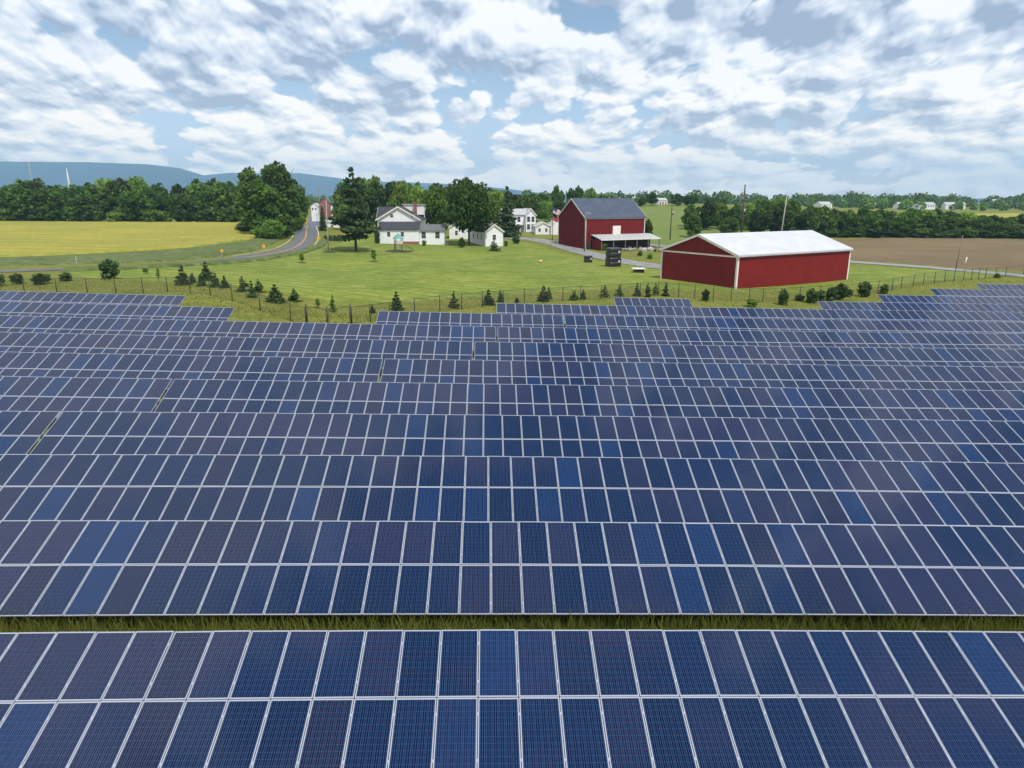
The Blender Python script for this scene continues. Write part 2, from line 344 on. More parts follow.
M = dict(
    cells=cell_mat('solar_cells', 'object'), cells_far=cell_mat('solar_cells_merged', 'attr'),
    alu=mat('anodised_aluminium', (0.35, 0.38, 0.45), 0.45, 0.35), steel=mat('galvanised_steel', (0.36, 0.38, 0.40), 0.5, 0.6, var=.3, vscale=3),
    red=mat('red_metal_siding', (0.175, 0.009, 0.009), 0.6, spec=.2, var=.18, vscale=.5, stripes=((1, 1, 0), 0.6), streak=.25),
    red_wood=mat('red_barn_boards', (0.150, 0.009, 0.011), 0.8, spec=.2, var=.3, vscale=.6, stripes=((1, 1, 0), 0.3), streak=.5),
    white_metal=mat('white_metal_roofing', (0.50, 0.52, 0.56), 0.45, var=.1, vscale=.4, stripes=((1, 0, 0), 0.9)),
    white_trim=mat('white_trim_paint', (0.72, 0.68, 0.64), 0.6, var=.15, vscale=2),
    siding=mat('white_siding', (0.74, 0.76, 0.78), 0.6, var=.1, vscale=.7, stripes=((0, 0, 1), 0.2), streak=.1),
    slate=mat('blue_grey_roof', (0.050, 0.070, 0.112), 0.5, var=.3, vscale=.5, stripes=((1, 0, 0), 0.6), streak=.2),
    shingle=mat('dark_shingles', (0.040, 0.042, 0.055), 0.85, var=.3, vscale=2, bump=.5, bscale=12),
    grey_shingle=mat('grey_shingles', (0.13, 0.14, 0.15), 0.85, var=.3, vscale=2, bump=.5, bscale=12),
    pale_roof=mat('pale_grey_roof', (0.42, 0.43, 0.45), 0.7, var=.25, vscale=1.5, streak=.4),
    brick=mat('red_brick', (0.28, 0.10, 0.07), 0.85, col2=(0.18, 0.07, 0.06), vscale=4),
    stone=mat('field_stone', (0.34, 0.31, 0.27), 0.9, col2=(0.16, 0.15, 0.13), vscale=1.2, bump=.8, bscale=3),
    glass=mat('dark_window_glass', (0.03, 0.04, 0.055), 0.08, spec=.6), black=mat('black_plastic', (0.012, 0.013, 0.015), 0.4, var=.3, vscale=3),
    dark_in=mat('barn_interior_shade', (0.03, 0.024, 0.02), 0.9, var=.4, vscale=1), wood=mat('weathered_pole_wood', (0.20, 0.165, 0.13), 0.85, var=.35, vscale=3, streak=.4),  # dark_in: shade inside the openings and lean-to put into the colour
    dark_wood=mat('dark_creosote_wood', (0.06, 0.045, 0.035), 0.85, var=.3, vscale=3), pale_pole=mat('pale_weathered_pole', (0.34, 0.32, 0.29), 0.8, var=.2, vscale=3),
    bark=mat('tree_bark', (0.075, 0.058, 0.043), 0.95, var=.4, vscale=3, bump=.8, bscale=8),
    asphalt=mat('asphalt', (0.105, 0.112, 0.130), 0.85, var=.2, vscale=.8, bump=.3, bscale=30), asphalt_pale=mat('worn_pale_asphalt', (0.26, 0.27, 0.29), 0.85, var=.25, vscale=.6),
    gravel=mat('gravel_drive', (0.15, 0.15, 0.16), 0.95, col2=(0.25, 0.245, 0.24), vscale=.5, bump=.6, bscale=10),
    paint_white=mat('road_paint_white', (0.62, 0.62, 0.60), 0.7, var=.3, vscale=2), paint_yellow=mat('road_paint_yellow', (0.62, 0.34, 0.04), 0.7, var=.3, vscale=2),
    mulch=mat('dark_mulch', (0.05, 0.03, 0.02), 0.95, var=.4, vscale=5, bump=.9, bscale=15), sign_yellow=mat('yellow_sign_paint', (0.85, 0.42, 0.01), 0.5),
    teal=mat('teal_canvas', (0.10, 0.30, 0.29), 0.7, var=.2, vscale=3), cedar=mat('play_set_timber', (0.26, 0.20, 0.15), 0.8, var=.3, vscale=5),
    flag_red=mat('red_flag_cloth', (0.42, 0.04, 0.05), 0.8), flag_white=mat('white_flag_cloth', (0.75, 0.75, 0.75), 0.8), flag_blue=mat('blue_flag_cloth', (0.03, 0.045, 0.16), 0.8),
    wire=mat('power_line_wire', (0.10, 0.10, 0.11), 0.6), fence_wire=mat('fence_post_steel', (0.022, 0.022, 0.020), 0.6, var=.3, vscale=4),
    leaf_a=leaf_mat('deciduous_leaves', (0.014, 0.036, 0.005), (0.105, 0.185, 0.020)),
    leaf_b=leaf_mat('light_green_leaves', (0.075, 0.150, 0.018), (0.190, 0.290, 0.045)),
    leaf_c=leaf_mat('dark_evergreen_needles', (0.020, 0.048, 0.014), (0.080, 0.130, 0.036), .2),
    leaf_d=leaf_mat('walnut_leaves', (0.022, 0.062, 0.006), (0.112, 0.205, 0.016)),
    blade=leaf_mat('tall_grass_blades', (0.075, 0.105, 0.012), (0.30, 0.31, 0.070), .45),
    ground=ground_mat('rough_meadow_grass', (0.165, 0.180, 0.025), (0.120, 0.155, 0.022), (0.215, 0.210, 0.050), .10, .5),
    lawn=ground_mat('mown_lawn', (0.185, 0.245, 0.028), (0.105, 0.172, 0.018), (0.320, 0.335, 0.090), .05, .20, mow=.30),
    far_grass=ground_mat('pasture_grass', (0.115, 0.185, 0.030), (0.155, 0.205, 0.045), (0.21, 0.22, 0.075), .012, .08),
    verge=ground_mat('weedy_verge', (0.080, 0.120, 0.024), (0.055, 0.092, 0.016), (0.230, 0.250, 0.120), .15, .8),
    crop=ground_mat('ripening_grain', (0.345, 0.315, 0.045), (0.235, 0.255, 0.040), (0.42, 0.37, 0.085), .035, .12, bump=.9, mow=.22, mowdir=(0.15, 1, 0), mowp=9),
    soil=ground_mat('stubble_soil', (0.260, 0.180, 0.100), (0.170, 0.122, 0.070), (0.150, 0.140, 0.055), .03, .06, mow=.6, mowdir=(0.1, 1, 0), mowp=4.5),
    hills=mat('forested_ridge', (0.022, 0.042, 0.030), 1.0, var=.35, vscale=.002, coords='Object'),
)

# ------------------------------------------------------------------ solar row survey: top edge heights read at six places
ROWP = 6.42
XS = [0, 200, 400, 600, 800, 1024]
TOPS = {1: [632.6, 630.9, 629.6, 629.5, 630.6, 631.3], 2: [520.4, 520.5, 520.9, 521.8, 524.0, 526.4], 3: [454.2, 454.6, 455.5, 456.7, 459.8, 463.0],
        4: [410.5, 412.8, 413.8, 415.9, 418.1, 421.0], 5: [375.7, 379.6, 382.5, 385.2, 387.5, 390.7], 6: [351.3, 355.8, 359.1, 361.5, 364.1, 366.9],
        7: [331.8, 336.3, 340.2, 343.5, 346.3, 349.1], 8: [315.2, 320.0, 324.9, 328.2, 331.0, 333.5], 9: [301.5, 306.2, 311.6, 316.0, 318.8, 322.3],
        10: [291.3, 295.2, 300.6, 306.2, 308.9, 312.0], 11: [None, None, None, 297.0, 301.0, 304.2], 12: [None, None, None, None, 293.4, 297.3],
        13: [None, None, None, None, None, 290.0], 14: [None, None, None, None, None, 284.7]}
TILT = {1: rad(18.0), 2: rad(20.2)}
def rowY(k): return 16.2 + ROWP * (k - 1)
def at_plane(px, py, Y):
    d = ray(px, py); return CP + d * (Y / d.y)
ROWFIT = {}; CTRL = []
for k, ys in TOPS.items():
    pts = [at_plane(x, y, rowY(k)) for x, y in zip(XS, ys) if y is not None]
    if k == 13: pts.append(at_plane(929, 288.6, rowY(k)))
    if k == 14: pts.append(at_plane(975, 283.7, rowY(k)))
    deg = min(2, len(pts) - 1)
    ROWFIT[k] = np.polyfit([p.x for p in pts], [p.z for p in pts], deg)
    t = TILT.get(k, rad(21.5))
    for p in pts: CTRL.append((p.x, p.y - 2.0, p.z - 4.0 * math.sin(t) - 0.75))
for px, py, Y in [(0, 289, 88), (110, 290, 87), (161, 289, 88), (226, 298, 80), (284, 312, 76), (322, 321, 73), (450, 311, 80), (500, 303, 88), (590, 300, 91), (640, 293, 97),
                  (735, 289, 104), (849, 281, 116), (660, 279, 118), (870, 297, 100), (950, 286, 108), (1020, 281, 118), (850, 262, 155), (1024, 275, 125), (1024, 241, 230),
                  (870, 238, 240), (690, 262, 150), (655, 247, 200), (585, 249, 195), (560, 242, 212), (500, 240, 215), (400, 243, 200), (355, 251, 172), (450, 270, 130), (250, 270, 125),
                  (300, 250, 170), (305, 228.6, 265), (317, 226, 400), (314, 216, 560), (0, 272, 108), (90, 268, 115), (0, 258, 140), (0, 221, 300), (250, 224, 280), (220, 245, 175),
                  (0, 235, 210), (120, 240, 195), (670, 232, 250), (670, 208, 400), (670, 204, 450), (760, 225, 300), (850, 208, 700), (1000, 215, 450), (535, 232, 240), (512, 207, 600),
                  (150, 208, 600), (0, 204, 1500), (512, 204, 1500), (1024, 204, 1500), (0, 203, 4000), (512, 203, 4000), (1024, 203, 4000), (0, 202, 12000), (1024, 202, 12000), (512, 202, 12000),
                  (-300, 221, 300), (1324, 238, 240), (-300, 280, 100), (1324, 280, 120)]:
    p = at_plane(px, py, Y); CTRL.append((p.x, p.y, p.z))
def feat(x, y):
    y = np.maximum(np.asarray(y, float), -15.0); x = np.asarray(x, float)
    a = np.clip(x / (y + 60.0), -1.7, 1.7)
    return np.stack([1.5 * a, np.log(y + 60.0)], -1)
_C = np.array(CTRL); _F = feat(_C[:, 0], _C[:, 1])
def _K(r2): return 0.5 * r2 * np.log(r2 + 1e-12)
_n = len(_C)
_A = np.zeros((_n + 3, _n + 3)); _A[:_n, :_n] = _K(((_F[:, None] - _F[None]) ** 2).sum(-1)) + np.eye(_n) * 6e-4
_A[:_n, _n] = 1; _A[:_n, _n + 1:] = _F; _A[_n, :_n] = 1; _A[_n + 1:, :_n] = _F.T
_w = np.linalg.solve(_A, np.concatenate([_C[:, 2], [0, 0, 0]]))
def hz_np(x, y):
    f = feat(x, y); sh = f.shape[:-1]; f = f.reshape(-1, 2); out = np.empty(len(f))
    for i in range(0, len(f), 20000):
        q = f[i:i + 20000]; out[i:i + 20000] = _K(((q[:, None] - _F[None]) ** 2).sum(-1)) @ _w[:_n] + _w[_n] + q @ _w[_n + 1:]
    return out.reshape(sh)
def hz(x, y): return float(hz_np(np.array([x]), np.array([y]))[0])
_tt = np.exp(np.linspace(math.log(12), math.log(9000), 900))
def at(px, py, up=0.0):
    """point of the terrain seen at a pixel (first hit)"""
    d = ray(px, py); d = np.array(d) / d[1]
    X = d[0] * _tt; Z = CAMZ + d[2] * _tt - up; g = hz_np(X, _tt); k = np.argmax(Z < g) if (Z < g).any() else len(_tt) - 1
    if k == 0: k = 1
    a = (Z[k - 1] - g[k - 1]) / max(1e-9, (Z[k - 1] - g[k - 1]) - (Z[k] - g[k])); a = min(max(a, 0), 1)
    t = _tt[k - 1] + a * (_tt[k] - _tt[k - 1]); x = d[0] * t
    return Vector((x, t, hz(x, t)))
def ground_at(px, Y):
    """terrain point at pixel column px and distance Y"""
    d = ray(px, 384); d2 = ray(px, 240); 
    x = d2.x / d2.y * Y
    return Vector((x, Y, hz(x, Y)))

# ------------------------------------------------------------------ ground sheet
def axis(lo, hi, s, n):
    a = np.linspace(math.asinh(lo / s), math.asinh(hi / s), n); return s * np.sinh(a)
gxs = axis(-9500, 9500, 120, 360); gys = axis(-160, 9500, 120, 330)
GX, GY = np.meshgrid(gxs, gys); GZ = hz_np(GX, GY)
def grid_mesh(name, X, Y, Z, material, kind=None, uv=False):
    ny, nx = X.shape
    v = np.stack([X, Y, Z], -1).reshape(-1, 3)
    i = np.arange(ny * nx).reshape(ny, nx)
    f = np.stack([i[:-1, :-1], i[:-1, 1:], i[1:, 1:], i[1:, :-1]], -1).reshape(-1, 4)
    me = bpy.data.meshes.new(name); me.from_pydata(v.tolist(), [], f.tolist()); me.materials.append(material)
    me.polygons.foreach_set('use_smooth', [True] * len(f)); me.update()
    o = link(name, me)
    if kind: o['kind'] = kind
    return o
grid_mesh('ground', GX, GY, GZ, M['ground'], 'structure')
def gz_sheet(X, Y):
    """height on the ground MESH itself (bilinear, slightly above its triangles)"""
    X = np.asarray(X); Y = np.asarray(Y)
    i = np.clip(np.searchsorted(gxs, X) - 1, 0, len(gxs) - 2); j = np.clip(np.searchsorted(gys, Y) - 1, 0, len(gys) - 2)
    u = (X - gxs[i]) / (gxs[i + 1] - gxs[i]); v = (Y - gys[j]) / (gys[j + 1] - gys[j])
    a, b, c, d = GZ[j, i], GZ[j, i + 1], GZ[j + 1, i + 1], GZ[j + 1, i]
    t1 = np.where(v <= u, a + (b - a) * u + (c - b) * v, a + (d - a) * v + (c - d) * u)
    t2 = np.where(u + v <= 1, a + (b - a) * u + (d - a) * v, c + (d - c) * (1 - u) + (b - c) * (1 - v))
    return np.maximum(t1, t2)
def resample(pts, n):
    p = np.array([[q[0], q[1]] for q in pts], float); s = np.concatenate([[0], np.cumsum(np.hypot(*np.diff(p, axis=0).T))])
    t = np.linspace(0, s[-1], n); return np.stack([np.interp(t, s, p[:, 0]), np.interp(t, s, p[:, 1])], -1)
def smooth(p, k=3):
    p = p.copy()
    for _ in range(k): p[1:-1] = (p[:-2] + 2 * p[1:-1] + p[2:]) / 4
    return p
def sheet(name, A, B, material, lift, n=120, m=30, kind='structure', rough_edge=0.0):
    """drape a sheet on the ground between two plan polylines A (near) and B (far)"""
    a = smooth(resample(A, n), 6); b = smooth(resample(B, n), 6)
    if rough_edge:
        rg = np.random.RandomState(len(name)); sm_ = lambda: np.stack([np.convolve(rg.randn(n + 8), np.ones(9) / 3, 'valid') * rough_edge for _ in (0, 1)], -1) * np.array([0, 1]); a = a + sm_(); b = b + sm_()
    t = (np.linspace(0, 1, m) ** 1.4)[:, None, None]
    P = a[None] * (1 - t) + b[None] * t
    X, Y = P[..., 0], P[..., 1]
    Z = gz_sheet(X, Y) + lift
    Z[0] -= lift * 1.2; Z[-1] -= lift * 1.2; Z[:, 0] -= lift * 1.2; Z[:, -1] -= lift * 1.2
    return grid_mesh(name, X, Y, Z, material, kind)
def ribbon(name, C, widths, material, lift, off=(0, 0), n=200, m=7, kind='structure'):
    c = smooth(resample(C, n), 10); d = np.gradient(c, axis=0); d /= np.hypot(d[:, 0], d[:, 1])[:, None]; nn = np.stack([d[:, 1], -d[:, 0]], -1)
    w = np.interp(np.linspace(0, 1, n), np.linspace(0, 1, len(widths)), widths)
    t = np.linspace(-.5, .5, m)
    P = c[None] + nn[None] * (t[:, None, None] * w[None, :, None] + off[0])
    return grid_mesh(name, P[..., 0], P[..., 1], gz_sheet(P[..., 0], P[..., 1]) + lift, material, kind)
def ats(l): return [at(*p) for p in l]

# fields and lawns
sheet('lawn', ats([(90, 279), (150, 281), (250, 287), (330, 303), (400, 303), (480, 297), (570, 291), (640, 288), (735, 293), (860, 289), (940, 280), (1010, 276)]),
      ats([(60, 270), (150, 268), (250, 263), (322, 248), (360, 238), (420, 234), (500, 238), (540, 246), (600, 262), (650, 272), (735, 270), (850, 266), (990, 274)]), M['lawn'], .035, 220, 60, rough_edge=.25)
sheet('meadow', ats([(500, 237), (560, 232), (640, 238), (700, 256), (850, 257)]), ats([(505, 222), (560, 212), (640, 206.5), (700, 206), (760, 222)]), M['far_grass'], .10, 120, 60)
sheet('grain_field', ats([(-120, 261), (0, 258), (100, 253), (200, 247), (262, 238)]), ats([(-120, 219), (0, 219.5), (100, 221), (200, 223), (262, 224)]), M['crop'], .45, 160, 70, rough_edge=.3)
sheet('ploughed_field', ats([(838, 259), (900, 263), (960, 268), (1024, 271.5), (1150, 278)]), ats([(800, 240), (900, 238), (960, 238), (1024, 239), (1150, 240)]), M['soil'], .12, 140, 50)
sheet('far_field', ats([(880, 221), (1000, 219), (1100, 219)]), ats([(880, 214), (1000, 213.5), (1100, 213.5)]), M['crop'], .5, 60, 20)
sheet('verge', ats([(-60, 268), (60, 265), (160, 262), (225, 256), (252, 251.5), (270, 246), (282, 238.5), (291, 230)]), ats([(-60, 259.5), (60, 256), (160, 251), (225, 244), (250, 240), (262, 237), (274, 232), (286, 228.6)]), M['verge'], .30, 160, 16, rough_edge=.25)

# roads
road_c = [(-80, 274), (0, 272), (60, 269.5), (110, 268), (170, 264.8), (225, 260), (253, 256.8), (276, 253.3), (292, 249.2), (301, 244.0), (305.5, 238.5), (306.5, 233), (306.5, 228.9)]
rp = ats(road_c); crest = rp[-1]
rp += [ground_at(308, 290), ground_at(311, 330), ground_at(314.5, 400), ground_at(314.5, 560)]
RC = [(p.x, p.y) for p in rp]
ribbon('road', RC, [4.4, 4.6, 5.4, 7.0, 8.6, 9.0, 8.2, 7.2, 6.6, 6], M['asphalt'], .07, n=320)
sheet('bank', ats([(60, 272.5), (120, 270.5), (200, 265.5), (262, 261.5), (306, 253.5), (324, 247), (330, 239)]), ats([(60, 269.8), (120, 268), (200, 262.6), (258, 258.6), (302, 250.8), (319, 244), (324, 235)]), M['verge'], .42, 200, 10)
sub = resample(RC, 400)
i0 = np.argmin(np.hypot(*(sub - np.array([at(262, 258.5).x, at(262, 258.5).y])).T)); i1 = np.argmin(np.abs(sub[:, 1] - 330))
seg = sub[i0:i1]
ribbon('road_line', seg, [.15, .15], M['paint_yellow'], .095, off=(-.16, 0), m=3)
ribbon('road_line', seg, [.15, .15], M['paint_yellow'], .095, off=(.16, 0), m=3)
ribbon('road_line', seg, [.20, .20], M['paint_white'], .095, off=(-3.75, 0), m=3)
ribbon('road_line', seg, [.20, .20], M['paint_white'], .095, off=(3.75, 0), m=3)
ribbon('country_lane', ats([(800, 258), (850, 262), (900, 265.5), (960, 270.5), (1024, 276), (1150, 284)]), [4.5, 4.5], M['asphalt_pale'], .09)
ribbon('driveway', ats([(470, 236), (505, 237.5), (538, 240), (560, 245), (590, 254), (625, 262), (665, 268), (715, 266), (790, 262)]), [6.5, 6.5, 6.5, 6, 6, 7, 8], M['gravel'], .09)
ribbon('farm_track', ats([(610, 239), (650, 245), (700, 250), (720, 252)]), [5, 5], M['gravel'], .12)

# distant ridges
def ridge(name, prof, Y, depth, material):
    n = 240; xs = np.linspace(prof[0][0], prof[-1][0], n); ys = np.interp(xs, [p[0] for p in prof], [p[1] for p in prof])
    rg = np.random.RandomState(3); ys = ys + np.convolve(rg.randn(n + 8), np.ones(9) / 9, 'valid') * .35
    top = [at_plane(x, y, Y) for x, y in zip(xs, ys)]
    rows = []
    for t, fz in ((-1, 0), (-.75, .22), (-.5, .5), (-.25, .82), (0, 1.0), (.4, .6), (1, 0)):
        rows.append([(p.x * (1 + t * depth / Y), p.y + t * depth, -20 + (p.z + 20) * fz * (1 + .05 * math.sin(i * .33 + t * 9))  if fz < 1 else p.z) for i, p in enumerate(top)])
    R = np.array(rows); return grid_mesh(name, R[..., 0], R[..., 1], R[..., 2], material, 'structure')
ridge('mountain_ridge', [(-260, 168), (-120, 163), (0, 161.5), (90, 162.2), (150, 164.5), (180, 168), (200, 174), (225, 184), (250, 195), (262, 203)], 7600, 900, M['hills'])
ridge('mountain_ridge', [(150, 180), (230, 173), (300, 173), (325, 176.5), (360, 181), (410, 182.5), (450, 184), (500, 188), (540, 193), (600, 196), (640, 201), (660, 203)], 8300, 700, M['hills'])
ridge('hills', [(680, 202), (760, 200), (820, 201), (870, 200.5), (930, 198.5), (1000, 198.5), (1060, 197.5), (1150, 197), (1300, 198)], 5200, 900, M['hills'])

# ------------------------------------------------------------------ solar rows
PW_, PL_, PIT = 0.99, 1.965, 1.01
FR = 0.019
def panel_geo(kind):
    """kind: full | laminate | frame. local x across, y up the slope, z outward"""
    mb = MB(); h = PW_ / 2
    if kind != 'frame':
        mb.face([(-h + FR, FR, -.004), (h - FR, FR, -.004), (h - FR, PL_ - FR, -.004), (-h + FR, PL_ - FR, -.004)], 0)
        mb.face([(-h + FR, FR, -.012), (-h + FR, PL_ - FR, -.012), (h - FR, PL_ - FR, -.012), (h - FR, FR, -.012)], 1)
    if kind != 'laminate':
        mi = 1 if kind == 'full' else 0
        mb.box(-h, -h + FR, 0, PL_, -.04, 0, mi=mi); mb.box(h - FR, h, 0, PL_, -.04, 0, mi=mi)
        mb.box(-h + FR, h - FR, 0, FR, -.04, -.0005, mi=mi); mb.box(-h + FR, h - FR, PL_ - FR, PL_, -.04, -.0005, mi=mi)
        if kind == 'frame':
            for y in (.42, 1.54): mb.box(h - .012, h + .032, y - .035, y + .035, -.03, .006, mi=mi)
    return mb
def set_uv(me):
    uvl = me.uv_layers.new(name='UVMap'); co = [(0, 0), (1, 0), (1, 1), (0, 1)]
    for p in me.polygons:
        for k, li in enumerate(p.loop_indices): uvl.data[li].uv = co[k % 4]
G_full = panel_geo('full'); ME_full = G_full.mesh('solar_panel', [M['cells'], M['alu']]); set_uv(ME_full)
ME_lam = panel_geo('laminate').mesh('solar_panel_laminate', [M['cells'], M['alu']]); set_uv(ME_lam)
ME_frame = panel_geo('frame').mesh('panel_frame', [M['alu']])
def row_table(k, x0, x1, label, flip=False):
    """one rack from x0 to x1 (its ends), a column every PIT metres"""
    Y = rowY(k); t = TILT.get(k, rad(21.5)); fit = ROWFIT[k]
    xlo, xhi = min(XS_lim[k][0], x0), max(XS_lim[k][1], x1)
    def top(x):
        xc = min(max(x, fl[k][0]), fl[k][1]); base = np.polyval(fit, xc); s = np.polyval(np.polyder(fit), xc); return float(base + s * (x - xc))
    n = max(1, int(round((x1 - x0) / PIT)))
    xm = (x0 + x1) / 2
    root = empty('solar_array', (xm, Y - 2.0, hz(xm, Y - 2.0)), 0, label, 'solar array', 'rows of solar panels')
    O = Vector(root.location)
    cols = [x0 + (i + .5) * PIT for i in range(n)]
    items = []
    for i, x in enumerate(cols):
        z = top(x); s = (top(x + .5) - top(x - .5))
        ex = Vector((1, 0, s)).normalized(); ey = Vector((0, math.cos(t), math.sin(t))); ey = (ey - ex * ey.dot(ex)).normalized(); en = ex.cross(ey)
        T = Vector((x, Y, z)); ex0, ey0, en0 = ex, ey, en
        for r in (0, 1):
            jr = random.Random(k * 9973 + i * 17 + r); a1 = rad(jr.gauss(0, .28)); a2 = rad(jr.gauss(0, .18))
            en = (en0 + ex0 * a1 + ey0 * a2).normalized(); ey = (ey0 - en * ey0.dot(en)).normalized(); ex = ey.cross(en)
            o = T - ey0 * (PL_ * (r + 1) + .02 * r)
            mtx = Matrix(((ex.x, ey.x, en.x, o.x - O.x), (ex.y, ey.y, en.y, o.y - O.y), (ex.z, ey.z, en.z, o.z - O.z), (0, 0, 0, 1)))
            d = math.hypot(x, Y); hid = (r == 1 and k >= 9)
            vis = abs(x / (Y + 1) - .04) < .80
            items.append((d + (60 if hid else 0) + (200 if not vis else 0), mtx))
    items.sort(key=lambda q: q[0])
    for d, mtx in items[:100]:
        if k <= 3:
            p = link('solar_panel', ME_lam, root); p.matrix_local = mtx
            f = link('panel_frame', ME_frame, p)
        else:
            p = link('solar_panel', ME_full, root); p.matrix_local = mtx
    rest = items[100:]
    if rest:
        vs = []; fs = []; mi = []; tone = []
        rg = random.Random(k)
        for d, mtx in rest:
            b = len(vs); vs += [tuple(mtx @ Vector(v)) for v in G_full.v]; tv = rg.random()
            for f, m_ in zip(G_full.f, G_full.mi): fs.append(tuple(b + q for q in f)); mi.append(m_); tone.append(tv)
        me = bpy.data.meshes.new('solar_panels'); me.from_pydata(vs, [], fs); me.materials.append(M['cells_far']); me.materials.append(M['alu'])
        me.polygons.foreach_set('material_index', mi); at_ = me.attributes.new('tone', 'FLOAT', 'FACE'); at_.data.foreach_set('value', tone); set_uv(me); me.update()
        o = link('solar_panels', me, root); o['kind'] = 'stuff'
    # rack
    ct, st_ = math.cos(t), math.sin(t)
    for q in (.45, 1.5, 2.45, 3.5):
        mb = MB(); pts = []
        for x in np.linspace(x0 + .02, x1 - .02, max(2, int((x1 - x0) / 4))):
            pts.append(Vector((x, Y - q * ct, top(x) - q * st_ - .085)) - O)
        for a, b in zip(pts[:-1], pts[1:]):
            mb.add([a + Vector((0, -.03, -.04)), a + Vector((0, .03, -.04)), a + Vector((0, .03, .04)), a + Vector((0, -.03, .04)),
                    b + Vector((0, -.03, -.04)), b + Vector((0, .03, -.04)), b + Vector((0, .03, .04)), b + Vector((0, -.03, .04))],
                   [(0, 3, 2, 1), (4, 5, 6, 7), (0, 1, 5, 4), (1, 2, 6, 5), (2, 3, 7, 6), (3, 0, 4, 7)])
        mb.build('rail', M['steel'], root, False)
    npost = max(2, int((x1 - x0) / 4))
    for x in np.linspace(x0 + .6, x1 - .6, npost):
        for q in (1.0, 3.0):
            zt = top(x) - q * st_ - .13; y = Y - q * ct; g = hz(x, y) - .3
            mb = MB(); mb.box(x - .05 - O.x, x + .05 - O.x, y - .06 - O.y, y + .06 - O.y, g - O.z, zt - O.z); mb.build('support_post', M['steel'], root, False)
    return root
def xat(k, px, py): return at_plane(px, py, rowY(k)).x
fl = {}; XS_lim = {}
for k in TOPS:
    e0 = xat(k, 0, TOPS[k][0]) if TOPS[k][0] else xat(k, {11: 600, 12: 870, 13: 925, 14: 970}[k], 295)
    e1 = xat(k, 1024, TOPS[k][5]); fl[k] = (e0, e1); XS_lim[k] = (e0, e1)
def edge_l(k, n=3): return fl[k][0] - n * PIT
def edge_r(k, n=3): return fl[k][1] + n * PIT
def snap(x, ref): return ref + round((x - ref) / PIT) * PIT
ORD = ['', 'nearest', 'second', 'third', 'fourth', 'fifth', 'sixth', 'seventh', 'eighth', 'ninth', 'tenth', 'eleventh', 'twelfth', 'thirteenth', 'fourteenth']
ref = xat(1, 516, 629.5); row_table(1, snap(edge_l(1), ref), snap(edge_r(1), ref), 'blue solar panel row nearest the camera, filling the bottom of the view')
ref = xat(2, 490.7, 521); row_table(2, snap(edge_l(2), ref), snap(edge_r(2), ref), 'second blue solar panel row from the camera, just behind the strip of tall grass')
ref = xat(3, 510.6, 456); row_table(3, snap(edge_l(3), ref), snap(edge_r(3), ref), 'third solar panel row from the camera, unbroken from side to side')
for k, gx_, gy_ in ((4, 61.8, 411.2), (5, 173.5, 379), (6, 384, 358.8), (7, 473.8, 341.5), (8, 496.7, 326.6)):
    g = xat(k, gx_, gy_)
    row_table(k, snap(edge_l(k), g - .07), g - .07, ORD[k] + ' solar panel row from the camera, the rack left of its narrow gap')
    row_table(k, g + .07, snap(edge_r(k), g + .07), ORD[k] + ' solar panel row from the camera, the rack right of its narrow gap')
g = xat(9, 235, 307.5); row_table(9, snap(edge_l(9), g), g, 'ninth solar panel row, purplish short rack on the left before the grassy notch')
g1 = xat(9, 379, 311.4); g2 = xat(9, 561.7, 315.2)
row_table(9, g1, snap(g2 - .1, g1), 'ninth solar panel row, middle rack starting right of the grassy notch')
row_table(9, snap(g2 - .1, g1) + .2, snap(edge_r(9), g1) + .2, 'ninth solar panel row, long rack running off to the right')
g = xat(10, 186, 295); row_table(10, snap(edge_l(10), g), g, 'farthest left solar panel rack, purplish, ending beside the young spruces')
g1 = xat(10, 496.5, 303.4); g2 = xat(10, 661.5, 307.3)
row_table(10, g1, snap(g2, g1), 'tenth solar panel row, rack that starts right of the middle of the view')
row_table(10, snap(g2, g1) + .15, snap(edge_r(10), g1) + .15, 'tenth solar panel row, long rack in front of the red pole shed')
g1 = xat(11, 613.5, 297.2); row_table(11, g1, g1 + 9 * PIT, 'short solar panel rack of nine columns left of the red pole shed corner')
g1 = xat(11, 817, 301.2); row_table(11, g1, snap(edge_r(11), g1), 'eleventh solar panel row starting below the right end of the red pole shed')
g1 = xat(12, 877, 294.8); row_table(12, g1, snap(edge_r(12), g1), 'twelfth solar panel row, third from the back at the right edge')
g1 = xat(13, 929, 288.6); row_table(13, g1, snap(edge_r(13), g1), 'thirteenth solar panel row, second from the back at the right edge')
g1 = xat(14, 975, 283.7); row_table(14, g1, snap(edge_r(14), g1), 'farthest solar panel rack at the right edge beside the fence')

